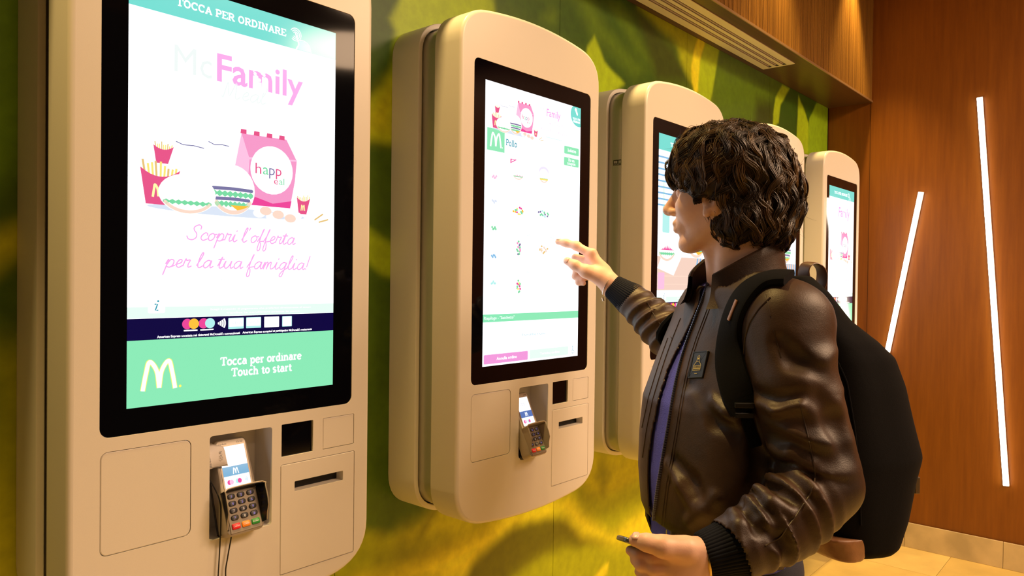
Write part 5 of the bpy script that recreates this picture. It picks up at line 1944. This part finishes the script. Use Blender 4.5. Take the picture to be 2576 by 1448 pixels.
seam([(a+24, b) for a, b in EDGE_L if 740 < b < 1330], r=0.0009)
seam([(a+30, b) for a, b in EDGE_L if 740 < b < 1330], r=0.0009)
seam([(a-14, b) for a, b in EDGE_R if 780 < b < 1200], r=0.0012)
seam([(a-26, b) for a, b in EDGE_R if 820 < b < 1150], r=0.0012)
seam([(1938, 748), (1910, 775), (1885, 812), (1874, 850), (1870, 900)], r=0.0016)
seam([(1925, 740), (1934, 770), (1938, 795)], r=0.0012)
seam([(1946, 830), (1955, 860), (1965, 900)], r=0.0010)
seam([(2010, 1008), (2024, 1060), (2034, 1100)], r=0.0010)
seam([(2036, 1110), (2046, 1160), (2052, 1200), (2040, 1240), (2000, 1300), (1962, 1352), (1925, 1372)], r=0.0014)
seam([(1628, 760), (1650, 800), (1672, 830), (1690, 850)], r=0.0012)


# ribbed knit cuffs
def cuff(a, b, r0, r1, n, name):
    a, b = np.asarray(a), np.asarray(b)
    e = (b-a)/np.linalg.norm(b-a)
    x1 = np.cross(e, [0, 0, 1.0])
    x1 /= np.linalg.norm(x1)
    x2 = np.cross(e, x1)
    mb = MB()
    m = n*6
    prof = [(-0.10, 0.90), (0.0, 1.02), (0.15, 1.05), (0.5, 1.0), (0.85, 0.98), (0.97, 0.97), (1.0, 0.92), (0.97, 0.86), (0.80, 0.84)]
    loops = []
    for t, s in prof:
        r = (r0+(r1-r0)*np.clip(t, 0, 1))*s
        loops.append([a+e*np.linalg.norm(b-a)*t+(x1*math.cos(q)+x2*math.sin(q))*(r+0.0013*(abs(math.cos(n*q/2))-0.5)) for q in np.linspace(0, 2*PI, m, endpoint=False)])
    mb.rings(loops, True, False)
    return mbl(mb, name, RIB, jacket)


e_ = (RC-RF)/np.linalg.norm(RC-RF)
cuff(RC-e_*0.004, J(1541, 720, 1.968), 0.043, 0.033, 44, 'ribbed_cuff')
e_ = (LC-LF)/np.linalg.norm(LC-LF)
cuff(LC-e_*0.010, J(1768, 1400, 1.262), 0.050, 0.041, 44, 'ribbed_cuff')
# waistband
mb = MB()
loops = []
for dz, g in [(0.014, -0.006), (0.008, -0.001), (-0.012, -0.002), (-0.034, -0.010), (-0.036, -0.018)]:
    z = _sz[0]+dz
    t = _st[0]
    lp = []
    for q in np.linspace(math.radians(26), math.radians(334), 120):
        a, b = _sa[0]+g, _sb[0]+g
        c, s = math.cos(q), math.sin(q)
        k = 1/((abs(c)/a)**2.35+(abs(s)/b)**2.35)**(1/2.35)
        k += 0.0012*math.cos(90*q)
        f, l = k*c, k*s
        lp.append((_sx[0]-math.cos(t)*f+math.sin(t)*l, _sy[0]-math.sin(t)*f-math.cos(t)*l, z))
    loops.append(lp)
mb.rings(loops, False, False, closed=False)
wb = mbl(mb, 'waistband', LEATHER, jacket)
wb.modifiers.new('thickness', 'SOLIDIFY').thickness = 0.003

# stand-up collar: open ring, high at the nape, parted and lower at the throat
mb = MB()
NCX = np.array([J(1866, 700, 1.56)[0], 1.56])
zc0 = J(1850, 742, 1.56)[2]
znape, zthr = J(1950, 612, 1.56)[2], J(1760, 706, 1.50)[2]
ang = np.linspace(math.radians(-158), math.radians(152), 72)      # 0 = nape, +-180 = throat
loops = []
for t, gr in [(0.0, 0.022), (0.25, 0.012), (0.5, 0.007), (0.8, 0.005), (0.96, 0.0045), (1.0, 0.001), (0.96, -0.003), (0.6, -0.003), (0.1, 0.004)]:
    lp = []
    for q in ang:
        fr = (0.5-0.5*math.cos(q))
        r = 0.069+0.026*fr**1.5+gr
        cx, cy = math.cos(q), math.sin(q)
        x = NCX[0]+(math.cos(PS)*cx-math.sin(PS)*cy)*r*1.14
        y = NCX[1]+(math.sin(PS)*cx+math.cos(PS)*cy)*r*0.96
        zt_ = znape+(zthr-znape)*fr**2.3+(0.022*fr*math.sin(-q) if q < 0 else 0.0)
        zb_ = zc0+0.028*(1-fr)-0.030*fr
        lp.append((x, y, zb_+(zt_-zb_)*t))
    loops.append(lp)
mb.rings(loops, False, False, closed=False)
mbl(mb, 'collar', LEATHER, jacket)
mb = MB()                                     # sweater neckline
loops = []
for dz, r in [(-0.05, 0.078), (-0.02, 0.072), (-0.004, 0.067), (0.0, 0.063), (-0.01, 0.060)]:
    loops.append([(NCX[0]-0.006+math.cos(q)*r, NCX[1]+math.sin(q)*r, zc0-0.004+dz-0.022*(0.5-0.5*math.cos(q-PS))) for q in np.linspace(0, 2*PI, 48, endpoint=False)])
mb.rings(loops, False, False)
mbl(mb, 'sweater_neckline', SWEATER)

# badge on the chest
bp = [jk.hit(u, v, 0.002) for u, v in [(1738, 952), (1775, 950), (1781, 884), (1744, 886)]]
c = sum(bp)/4
ex = (bp[1]-bp[0]+bp[2]-bp[3])/2
ez = (bp[3]-bp[0]+bp[2]-bp[1])/2
w_, h_ = np.linalg.norm(ex), np.linalg.norm(ez)
ex /= w_
ez = ez-ex*(ez@ex)
ez /= np.linalg.norm(ez)
en = np.cross(ex, ez)


def badge(mb):
    mb.v = [tuple(c+ex*v[0]-en*v[1]+ez*v[2]) for v in mb.v]
    return mb


mb = MB()
o_ = rrect(-w_/2, w_/2, -h_/2, h_/2, 0.002, 3)
mb.rings([at_y(o_, 0.004), at_y(o_, -0.002), at_y(inset(o_, 0.001), -0.003), at_y(inset(o_, 0.0025), -0.003), at_y(inset(o_, 0.003), -0.002)], True, True)
bd = mbl(badge(mb), 'chest_badge', mat('badge_black', (0.010, 0.012, 0.016), 0.35), jacket)
mb = MB()
k = h_/0.056
for pts in ([(-0.004, 0.006), (-0.003, 0.016), (0.0, 0.019), (0.003, 0.016), (0.004, 0.006), (-0.004, 0.006)], [(-0.004, 0.006), (-0.011, -0.002), (-0.011, -0.012), (0.011, -0.012), (0.011, -0.002), (0.004, 0.006)],
            [(-0.010, -0.003), (0.010, -0.003)], [(-0.011, -0.009), (0.011, -0.009)], [(-0.003, -0.019), (0.004, -0.019)]):
    stroke(mb, [(a*k, b*k) for a, b in pts], 0.0011*k, -0.0033)
sans_text(mb, 'REFRIGIWEAR', -0.0095*k, 0.0095*k, -0.0082*k, 0.004*k, -0.0033)
disc(mb, 0.0, 0.012*k, 0.002*k, 0.002*k, -0.0034, 10)
mbl(badge(mb), 'badge_emblem', mat('badge_gold', (0.55, 0.42, 0.06), 0.4), bd, False)

# trousers and shoes (below the picture)
tr = Field(BASE+np.array([-0.30, -0.32, 0.04]), BASE+np.array([0.30, 0.32, 1.06]), 0.012)
tr.cone(HIP+np.array([0.0, 0, 0.03]), HIP+np.array([0, 0, -0.03]), 0.135, 0.145, 0.05)
for i in range(2):
    s_ = (1, -1)[i]
    hp = HIP+tl*0.085*s_+np.array([0, 0, -0.04])
    tr.chain([hp, KN[i], AN[i]+np.array([0, 0, 0.0])], [0.096, 0.072, 0.062], 0.04, kk=0.02)
v_, f_ = tr.mesh()
fobj('trousers', relax(v_, f_, 2), f_, mat('dark_blue_denim', (0.020, 0.022, 0.040), 0.85, bump=(500, 0.3)))
for i in range(2):
    sh = Field(AN[i]+np.array([-0.22, -0.2, -0.10]), AN[i]+np.array([0.2, 0.2, 0.08]), 0.007)
    a = AN[i]
    sh.cone(np.array([a[0], a[1], 0.045])-tf*0.035, np.array([a[0], a[1], 0.038])+tf*0.145, 0.042, 0.036, 0.02)
    sh.cone(np.array([a[0], a[1], 0.09]), np.array([a[0], a[1], 0.05])+tf*0.05, 0.040, 0.040, 0.03)
    sh.op(sh.lo, sh.lo+sh.h*sh.n, lambda P: P[..., 2]-0.0, 0.004, 'cut')
    v_, f_ = sh.mesh()
    fobj('shoe', relax(v_, f_, 2), f_, mat('shoe_leather', (0.03, 0.02, 0.015), 0.4))

# ---------------------------------------------------------------- hair
hr = Field(J(1660, 724, 1.40)*np.array([1, 0, 0])+np.array([0, 1.36, J(1850, 660, 1.55)[2]-0.02]), np.array([J(2070, 724, 1.56)[0], 1.76, J(1850, 270, 1.55)[2]]), 0.004)
hr.ell(J(1860, 436, 1.560), (0.109, 0.104, 0.100), None)
hr.ell(J(1800, 410, 1.545), (0.085, 0.090, 0.076), None, 0.03)
hr.ell(J(1754, 426, 1.545), (0.043, 0.078, 0.044), None, 0.02)            # fringe
hr.ell(J(1928, 532, 1.565), (0.060, 0.088, 0.060), None, 0.03)           # nape
hr.ell(J(1880, 540, 1.500), (0.058, 0.040, 0.046), None, 0.02)           # behind the ear
hr.ell(J(1800, 480, 1.490), (0.048, 0.026, 0.028), None, 0.02)           # temple
hr.ell(J(1920, 588, 1.535), (0.052, 0.062, 0.034), None, 0.02)
hr.ell(J(1862, 572, 1.492), (0.044, 0.030, 0.030), None, 0.02)
hr.ell(J(1952, 470, 1.555), (0.038, 0.070, 0.060), None, 0.03)
hr.ell(H(0.075, 0.0, -0.050), (0.075, 0.100, 0.058), HM, 0.012, 'cut')   # face left free
hr.ell(H(0.024, 0.086, -0.046), (0.026, 0.022, 0.034), HM, 0.010, 'cut')  # ear lobe left free
HAIRB = mat('hair_mass', (0.016, 0.008, 0.004), 0.6)


def lump(P):
    return 0.005*vn3(P, 95.0, 12)+0.006*vn3(P, 50.0, 13)


s_all = hr.sub(hr.lo, hr.lo+hr.h*hr.n, 0.0)
hr.D[s_all[0]] += lump(s_all[1]).astype(np.float32)
hv, hfc = hr.mesh()
hv = relax(hv, hfc, 1, 0.4)
hair = fobj('hair', hv, hfc, HAIRB)
# locks and strands growing over the mass
rg = np.random.default_rng(23)
crown = J(1905, 335, 1.585)
NCL, NPER = 520, 22
cen = hv[hfc].mean(1)
gn = hr.grad(cen)
cuv = pix_of(cen)
wgt = np.where(gn@np.array([0, -1.0, 0.1]) > -0.5, 1.0, 0.35)
wgt = wgt/wgt.sum()
ci = rg.choice(len(cen), NCL, p=wgt)
roots = cen[ci]
N = NCL*NPER
ph = np.repeat(rg.uniform(0, 2*PI, NCL), NPER)+rg.normal(0, 0.12, N)
fq = np.repeat(rg.uniform(0.5, 1.05, NCL), NPER)
am = np.repeat(rg.uniform(0.45, 1.15, NCL), NPER)
ln = np.repeat(rg.uniform(0.065, 0.135, NCL), NPER)*rg.uniform(0.85, 1.1, N)
lift = np.repeat(rg.uniform(-0.001, 0.013, NCL), NPER)+rg.normal(0, 0.0016, N)
tone = np.clip(np.repeat(rg.beta(1.6, 2.6, NCL), NPER)+rg.normal(0, 0.10, N), 0, 1)
p = np.repeat(roots, NPER, 0)+rg.normal(0, 0.0042, (N, 3))
SEG = 13
path = np.zeros((SEG+1, N, 3))
down = np.array([0, 0, -1.0])
fwd = hf
for k in range(SEG+1):
    path[k] = p
    g = hr.grad(p)
    d = hr.sample(p)
    rel = p-crown
    tdir = rel/(np.linalg.norm(rel, axis=1, keepdims=True)+1e-6)
    hx = (p-HC)@hf
    bias = 0.55*down[None]+np.clip(hx*9, -0.5, 0.9)[:, None]*fwd[None]*0.6
    t = tdir*0.8+bias
    t = t-g*(t*g).sum(1, keepdims=True)
    t /= np.linalg.norm(t, axis=1, keepdims=True)+1e-9
    sd = np.cross(g, t)
    tt = k/SEG
    w = am*np.sin(ph+tt*2*PI*fq*1.15)
    dirn = t*np.cos(w)[:, None]+sd*np.sin(w)[:, None]
    p = p+dirn*(ln/SEG)[:, None]
    # keep near the mass, tips curl away
    want = lift*(0.3+0.7*np.sin(PI*min(tt*1.1, 1)))+0.006*tt**3*np.cos(ph)
    d2 = hr.sample(p)
    pull = np.where(d2 < 0.02, 0.85, 0.25)
    p = p+hr.grad(p)*((want-d2)*pull)[:, None]
# strands of a lock gather towards its tip
lk = path.reshape(SEG+1, NCL, NPER, 3)
cl = lk.mean(2, keepdims=True)
gath = np.linspace(0.0, 0.72, SEG+1)[:, None, None, None]
path = (lk*(1-gath)+cl*gath).reshape(SEG+1, N, 3)
# free fly-aways
M_ = 170
fi = rg.choice(len(cen), M_, p=wgt)
fp = cen[fi]
fpath = np.zeros((SEG+1, M_, 3))
fdir = gn[fi]*0.18+rg.normal(0, 0.35, (M_, 3))+np.array([0.05, 0, 0.05])
tcr = fp-crown
fdir += tcr/(np.linalg.norm(tcr, axis=1, keepdims=True)+1e-6)*0.9
fdir /= np.linalg.norm(fdir, axis=1, keepdims=True)
cv = rg.normal(0, 0.16, (M_, 3))
fl = rg.uniform(0.02, 0.045, M_)
for k in range(SEG+1):
    fpath[k] = fp
    fp = fp+fdir*(fl/SEG)[:, None]
    fdir = fdir+cv-hr.grad(fp)*0.05+np.array([0, 0, -0.04])
    fdir /= np.linalg.norm(fdir, axis=1, keepdims=True)
    dd_ = hr.sample(fp)
    fp = fp+hr.grad(fp)*np.maximum(0.002-dd_, 0)[:, None]
path = np.concatenate([path, fpath], 1)
tone = np.concatenate([tone, rg.uniform(0.3, 0.9, M_)])
rad = np.concatenate([rg.uniform(0.00045, 0.00085, N), np.full(M_, 0.0002)])
N = N+M_
# strands that would cross the face are dropped
cu_, cv_, _d = pix_of(path[SEG//2])
inface = head_field.sample(np.clip(path[-1], head_field.lo, head_field.lo+head_field.h*(head_field.n-1))) < -0.004
hz = (path[-1]-HC)@hu
hx = (path[-1]-HC)@hf
keepS = ~((hz < -0.012) & (hx > 0.026))
path, tone, rad = path[:, keepS], tone[keepS], rad[keepS]
N = path.shape[1]
tan = np.gradient(path, axis=0)
tan /= np.linalg.norm(tan, axis=2, keepdims=True)+1e-9
refv = np.array([0.3, -0.8, 0.5])
s1 = np.cross(tan, refv)
s1 /= np.linalg.norm(s1, axis=2, keepdims=True)+1e-9
s2 = np.cross(tan, s1)
prof = np.array([0.7]+[1.0]*(SEG-4)+[0.85, 0.65, 0.4, 0.12])[:SEG+1]
vv3 = np.zeros((N, SEG+1, 3, 3), np.float32)
for j, a in enumerate([0, 2*PI/3, 4*PI/3]):
    o3 = (s1*math.cos(a)+s2*math.sin(a))*(rad[None, :]*prof[:, None])[..., None]
    vv3[:, :, j] = (path+o3).transpose(1, 0, 2)
base = (np.arange(N)*(SEG+1)*3)[:, None, None]
kk_ = (np.arange(SEG)*3)[None, :, None]
jj = np.arange(3)[None, None, :]
j2 = (jj+1) % 3
q = np.stack([base+kk_+jj, base+kk_+j2, base+kk_+3+j2, base+kk_+3+jj], -1).reshape(-1, 4)
me = bpy.data.meshes.new('hair_strands')
V3 = (vv3.reshape(-1, 3)-BASE).astype(np.float32)
me.vertices.add(len(V3))
me.vertices.foreach_set('co', V3.ravel())
me.loops.add(q.size)
me.loops.foreach_set('vertex_index', q.ravel().astype(np.int32))
me.polygons.add(len(q))
me.polygons.foreach_set('loop_start', np.arange(0, q.size, 4, dtype=np.int32))
me.polygons.foreach_set('loop_total', np.full(len(q), 4, np.int32))
me.update(calc_edges=True)
me.polygons.foreach_set('use_smooth', np.ones(len(q), bool))
c0, c1 = np.array([0.014, 0.007, 0.003]), np.array([0.155, 0.083, 0.028])
tcol = c0[None]+(c1-c0)[None]*tone[:, None]**1.3
set_colours(me, np.repeat(tcol, (SEG+1)*3, 0))
HAIRM = colour_mat('hair_brown', 0.38, 0.5)
me.materials.append(HAIRM)
strands = link(bpy.data.objects.new('hair_strands', me), hair)
tag(strands, kind='stuff')

# ---------------------------------------------------------------- bracelet, watch, belt
SILVER = mat('silver_chain', (0.72, 0.72, 0.74), 0.25, metal=1.0)


def ring_on(c, axis, r, tube, n=60, wob=0.0, sq=1.0):
    c, axis = np.asarray(c), np.asarray(axis)/np.linalg.norm(axis)
    x1 = np.cross(axis, [0, 0, 1.0])
    x1 /= np.linalg.norm(x1)
    x2 = np.cross(axis, x1)
    pts = [c+(x1*math.cos(q)*sq+x2*math.sin(q))*r+axis*wob*math.sin(q*2) for q in np.linspace(0, 2*PI, n)]
    return pts


ax_ = RW-RC
mb = MB()
pts = ring_on(J(1533, 716, 1.966), ax_, 0.0305, 0, 64, 0.001)
for i in range(0, 63):
    a = pts[i]
    mb.tube([a, (np.array(a)*0.4+np.array(pts[i+1])*0.6)], [0.0019, 0.0013], 6)
br = mbl(mb, 'bracelet', SILVER)
mb = MB()
e_ = J(1517, 748, 1.962)
for i in range(3):
    mb.tube([e_+np.array([0.001*i-0.002, 0, -0.003*i]), e_+np.array([0.001*i, 0, -0.003*i-0.003])], [0.0026, 0.0022], 8)
mbl(mb, 'bracelet_clasp', SILVER, br)
GOLD = mat('watch_gold', (0.75, 0.55, 0.20), 0.25, metal=1.0)
mb = MB()
mb.tube(ring_on(J(1768, 1401, 1.262), LW-LC, 0.0318, 0, 48), 0.0035, 8)
wt = mbl(mb, 'wristwatch', GOLD)
mb = MB()
c_ = J(1750, 1440, 1.252)
mb.tube([c_, c_+np.array([-0.003, -0.006, -0.004])], [0.011, 0.010], 20)
mbl(mb, 'watch_case', GOLD, wt)
mb = MB()
zb = J(1700, 1352, 1.5)[2]
pts = []
for q in np.linspace(0, 2*PI, 60):
    a, b, t = _sa[0]-0.020, _sb[0]-0.030, _st[0]
    f, l = a*math.cos(q), b*math.sin(q)
    pts.append((_sx[0]-math.cos(t)*f+math.sin(t)*l, _sy[0]-math.sin(t)*f-math.cos(t)*l))
mb.rings([[(x, y, zb+dz) for x, y in pts] for dz in (0.0, 0.012, 0.034)], False, False, closed=False)
bl_ = mbl(mb, 'belt', mat('belt_leather', (0.012, 0.011, 0.012), 0.35))
bl_.modifiers.new('thickness', 'SOLIDIFY').thickness = 0.003
c_ = np.array([_sx[0]-math.cos(_st[0])*(_sa[0]-0.016), _sy[0]-math.sin(_st[0])*(_sa[0]-0.016)-0.02, zb+0.018])
mb = MB()
mb.box(c_[0]-0.003, c_[0]+0.003, c_[1]-0.02, c_[1]+0.02, c_[2]-0.016, c_[2]+0.016, 0.001)
mbl(mb, 'belt_buckle', SILVER, bl_, False)

# ================================================================== phone in his left hand
PH_C = J(1632, 1377, 1.276)
px_ = J(1690, 1395, 1.250)-J(1561, 1350, 1.250)
px_ /= np.linalg.norm(px_)
py_ = np.array([0.05, 1.0, -0.33])
py_ = py_-px_*(py_@px_)
py_ /= np.linalg.norm(py_)
pz_ = np.cross(px_, py_)
Mw = np.stack([px_, py_, pz_], 1)
Rw = np.array([[CY, SY_, 0], [-SY_, CY, 0], [0, 0, 1]])
phw = np.array([CY*PH_C[0]+SY_*PH_C[1], -SY_*PH_C[0]+CY*PH_C[1]+CAM[1], PH_C[2]])
phone = empty('mobile_phone', phw, 'slim dark phone held in the man\'s lowered left hand', 'phone')
A_ = Rw@Mw
phone.matrix_world = Matrix(((A_[0, 0], A_[0, 1], A_[0, 2], phw[0]), (A_[1, 0], A_[1, 1], A_[1, 2], phw[1]), (A_[2, 0], A_[2, 1], A_[2, 2], phw[2]), (0, 0, 0, 1)))


def slab(mb, x0, x1, y0, y1, z0, z1, r, e):
    lo = rrect(x0, x1, y0, y1, r)
    li = inset(lo, e)
    mb.rings([[(a, b, z0) for a, b in li], [(a, b, z0+e) for a, b in lo], [(a, b, z1-e) for a, b in lo], [(a, b, z1) for a, b in li]], True, True)
    return mb


slab(MB(), -0.052, 0.062, -0.032, 0.034, -0.0045, 0.0035, 0.009, 0.0015).build('phone_body', mat('phone_grey_metal', (0.20, 0.21, 0.24), 0.3, metal=0.8), phone, True)
slab(MB(), -0.0505, 0.0605, -0.0305, 0.0325, 0.0036, 0.0041, 0.008, 0.0001).build('phone_glass', BLACKGLASS, phone)
slab(MB(), -0.040, -0.010, -0.0326, -0.0318, -0.002, 0.001, 0.0003, 0.0001).build('side_button', mat('phone_button', (0.3, 0.31, 0.34), 0.3, metal=0.8), phone)

# ================================================================== backpack
BPB = J(2110, 1380, 1.66)
bpw = np.array([CY*BPB[0]+SY_*BPB[1], -SY_*BPB[0]+CY*BPB[1]+CAM[1]])
pack = empty('backpack', (bpw[0], bpw[1], BPB[2]), 'black backpack with brown leather loop and base, on the man\'s back', 'backpack')
pack.rotation_euler = (0, 0, -YAW)


def pobj(name, V, F, m, parent=pack):
    return obj(name, np.asarray(V)-BPB, F, m, parent, 'all')


def pmb(mb, name, m, parent=pack, smooth=True):
    mb.v = [tuple(np.asarray(v)-BPB) for v in mb.v]
    return mb.build(name, m, parent, smooth)


PACKM = mat('black_canvas', (0.0025, 0.0025, 0.0035), 0.9, bump=(700, 0.2), spec=0.15)
TANL = mat('tan_leather', (0.28, 0.13, 0.055), 0.42, var=(30, 0.25), bump=(200, 0.2))
BS = [(694, 1966, 0.030, 0.085), (730, 1975, 0.045, 0.120), (800, 2006, 0.066, 0.140), (850, 2048, 0.090, 0.150), (890, 2074, 0.108, 0.153), (960, 2092, 0.118, 0.155), (1060, 2106, 0.130, 0.156), (1130, 2118, 0.138, 0.156), (1190, 2106, 0.132, 0.155), (1280, 2102, 0.116, 0.150), (1345, 2100, 0.094, 0.143), (1362, 2100, 0.080, 0.130)]
bz, bx_, by_, ba, bb2 = [], [], [], [], []
for v, u, a, b in BS:
    q = J(u, v, 1.655)
    bz.append(q[2]); bx_.append(q[0]); by_.append(q[1]+0.02); ba.append(a); bb2.append(b)
_o = np.argsort(bz)
bz, bx_, by_, ba, bb2 = [np.array(a)[_o] for a in (bz, bx_, by_, ba, bb2)]
PT = math.radians(20)


def pack_fn(P):
    z = P[..., 2]
    cx, cy = np.interp(z, bz, bx_), np.interp(z, bz, by_)
    a, b = np.interp(z, bz, ba), np.interp(z, bz, bb2)
    dx, dy = P[..., 0]-cx, P[..., 1]-cy
    f = -math.cos(PT)*dx-math.sin(PT)*dy
    l = math.sin(PT)*dx-math.cos(PT)*dy
    n = 3.0
    k = (np.abs(f/a)**n+np.abs(l/b)**n)**(1/n)
    d = (k-1)*np.minimum(a, b)*0.85
    d = np.maximum(d, bz[0]-z)
    d = np.maximum(d, z-bz[-1])
    return d-0.0035*vn3(P, 24.0, 31)


bk = Field(np.array([bx_.min()-0.18, by_.min()-0.20, bz[0]-0.02]), np.array([bx_.max()+0.20, by_.max()+0.20, bz[-1]+0.02]), 0.006)
bk.op(bk.lo, bk.lo+bk.h*bk.n, pack_fn, 0)
# clear of the jacket
jclip = lambda P: jk.sample(np.clip(P, jk.lo, jk.lo+jk.h*(jk.n-1)))-0.004
bk.op(bk.lo, bk.lo+bk.h*bk.n, jclip, 0.0, 'cut')
v_, f_ = bk.mesh()
v_ = relax(v_, f_, 2, 0.5)
pobj('main_bag', v_, f_, PACKM)
# outer pocket and its zip
pk = Field(bk.lo, bk.lo+bk.h*bk.n, 0.008)
tb = -np.array([-math.cos(PT), -math.sin(PT), 0])
pc = J(2172, 1120, 1.68)
pk.ell(pc, (0.105, 0.060, 0.13), np.stack([np.array([math.sin(PT), -math.cos(PT), 0]), tb, np.array([0, 0, 1.0])], 1))
v_, f_ = pk.mesh()
pobj('front_pocket', relax(v_, f_, 2), f_, PACKM)
seam_p = lambda pix, nm, r, m: pmb(MB().tube(smooth_path(on(bk, dense(pix), 0.001), 3), r, 6), nm, m)
seam_p([(2050, 790), (2085, 860), (2130, 960), (2150, 1080), (2160, 1200), (2165, 1320)], 'piping', 0.0022, PACKM)
# leather base
lb = Field(J(2000, 1420, 1.655)-np.array([0.05, 0.2, 0.03]), J(2260, 1330, 1.655)+np.array([0.05, 0.2, 0.02]), 0.006)


def base_fn(P):
    z = P[..., 2]
    z1, z0 = J(2110, 1326, 1.60)[2], J(2110, 1384, 1.60)[2]
    t = np.clip((z-z0)/(z1-z0), 0, 1)
    cx, cy = J(2070, 1370, 1.62)[0]-0.004+0.010*t, by_[0]-0.05
    f = -math.cos(PT)*(P[..., 0]-cx)-math.sin(PT)*(P[..., 1]-cy)
    l = math.sin(PT)*(P[..., 0]-cx)-math.cos(PT)*(P[..., 1]-cy)
    k = (np.abs(f/(0.040+0.040*t))**3+np.abs(l/0.105)**3)**(1/3)
    return np.maximum(np.maximum((k-1)*0.05, z0-z), z-z1)


lb.op(lb.lo, lb.lo+lb.h*lb.n, base_fn, 0)
v_, f_ = lb.mesh()
pobj('leather_base', relax(v_, f_, 3), f_, TANL)


def ribbon(p, nrm, w, th, name, m, parent=pack):
    p = np.array(p)
    loops = []
    n = len(p)
    for i in range(n):
        t = p[min(i+1, n-1)]-p[max(i-1, 0)]
        t /= np.linalg.norm(t)
        nn = np.array(nrm[i] if not callable(nrm) else nrm(i), float)
        nn = nn-t*(nn@t)
        nn /= np.linalg.norm(nn)
        s = np.cross(t, nn)
        ww = w[i] if hasattr(w, '__len__') else w
        loops.append([p[i]+s*a*ww+nn*b*th for a, b in [(-1, 0), (-0.93, 0.8), (-0.75, 1.0), (0.75, 1.0), (0.93, 0.8), (1, 0), (0.9, -0.5), (-0.9, -0.5)]])
    return pmb(MB().rings(loops, True, True), name, m, parent)


# shoulder strap over his left shoulder
spx = [(1985, 705), (1945, 702), (1905, 716), (1874, 745), (1852, 790), (1841, 840), (1838, 890), (1843, 940), (1856, 990), (1874, 1035)]
sp = smooth_path(on(jk, dense(spx, 10), 0.004), 8)
sn = [jk.grad(q) for q in sp]
sn = smooth_path(sn, 8)
strap = ribbon(sp, sn, 0.031, 0.010, 'shoulder_strap', PACKM)
e0 = len(sp)
# leather tab on the strap
tp = [q for q in sp]
ti = int(np.argmin([abs(pix_of(q)[1]-782) for q in sp]))
tt_ = sp[ti+1]-sp[ti-1]
tt_ /= np.linalg.norm(tt_)
ribbon([sp[ti]+sn[ti]*0.0105-tt_*0.021-np.cross(tt_, sn[ti])*0.004, sp[ti]+sn[ti]*0.0105+tt_*0.021-np.cross(tt_, sn[ti])*0.004], [sn[ti]]*2, 0.0042, 0.0018, 'strap_tab', TANL, strap)
# buckle and webbing below the strap
c_ = jk.hit(1868, 1020, 0.016)
for dz in (0.0, -0.018):
    mb = MB()
    mb.box(c_[0]-0.020, c_[0]+0.016, c_[1]-0.004, c_[1]+0.003, c_[2]+dz-0.006, c_[2]+dz+0.004, 0.0015)
    pmb(mb, 'strap_buckle', mat('buckle_black', (0.012, 0.012, 0.014), 0.3), strap, False)
wpx = [(1872, 1035), (1885, 1080), (1900, 1120)]
wp = on(jk, dense(wpx, 8), 0.004)
if len(wp) > 3:
    ribbon(smooth_path(wp, 3), [jk.grad(q) for q in wp], 0.011, 0.003, 'strap_webbing', PACKM)
# second strap on the far shoulder
fp_ = []
for q in [J(1990, 735, 1.74), J(1935, 712, 1.70), J(1890, 715, 1.68), J(1850, 745, 1.68), J(1815, 800, 1.66), J(1790, 860, 1.67), J(1790, 930, 1.70)]:
    q = np.array(q)
    for _ in range(12):
        q = q-jk.grad(q)*(jk.sample(q)-0.004)
    fp_.append(q)
fp_ = smooth_path(np.array(catmull(fp_, 5)), 4)
ribbon(fp_, [jk.grad(q) for q in fp_], 0.028, 0.009, 'shoulder_strap', PACKM)
# leather carrying loop
lp_ = [J(2026, 712, 1.63), J(2022, 685, 1.63), J(2028, 667, 1.63), J(2042, 661, 1.635), J(2058, 668, 1.64), J(2067, 685, 1.645), J(2066, 708, 1.65), J(2056, 735, 1.65)]
lp_ = np.array(catmull(lp_, 5))
cl_ = J(2044, 700, 1.64)
ribbon(lp_, [q-cl_ for q in lp_], 0.017, 0.0022, 'carrying_loop', mat('brown_loop_leather', (0.14, 0.065, 0.035), 0.45))
# zip puller hanging at the side
zp = J(2304, 1204, 1.62)
mb = MB()
mb.tube([J(2270, 1196, 1.63), zp], 0.0022, 6)
mb.box(zp[0]-0.002, zp[0]+0.008, zp[1]-0.003, zp[1]+0.003, zp[2]-0.032, zp[2]+0.004, 0.001)
pmb(mb, 'zip_puller', mat('puller_metal', (0.22, 0.17, 0.12), 0.35, metal=0.9), pack, False)
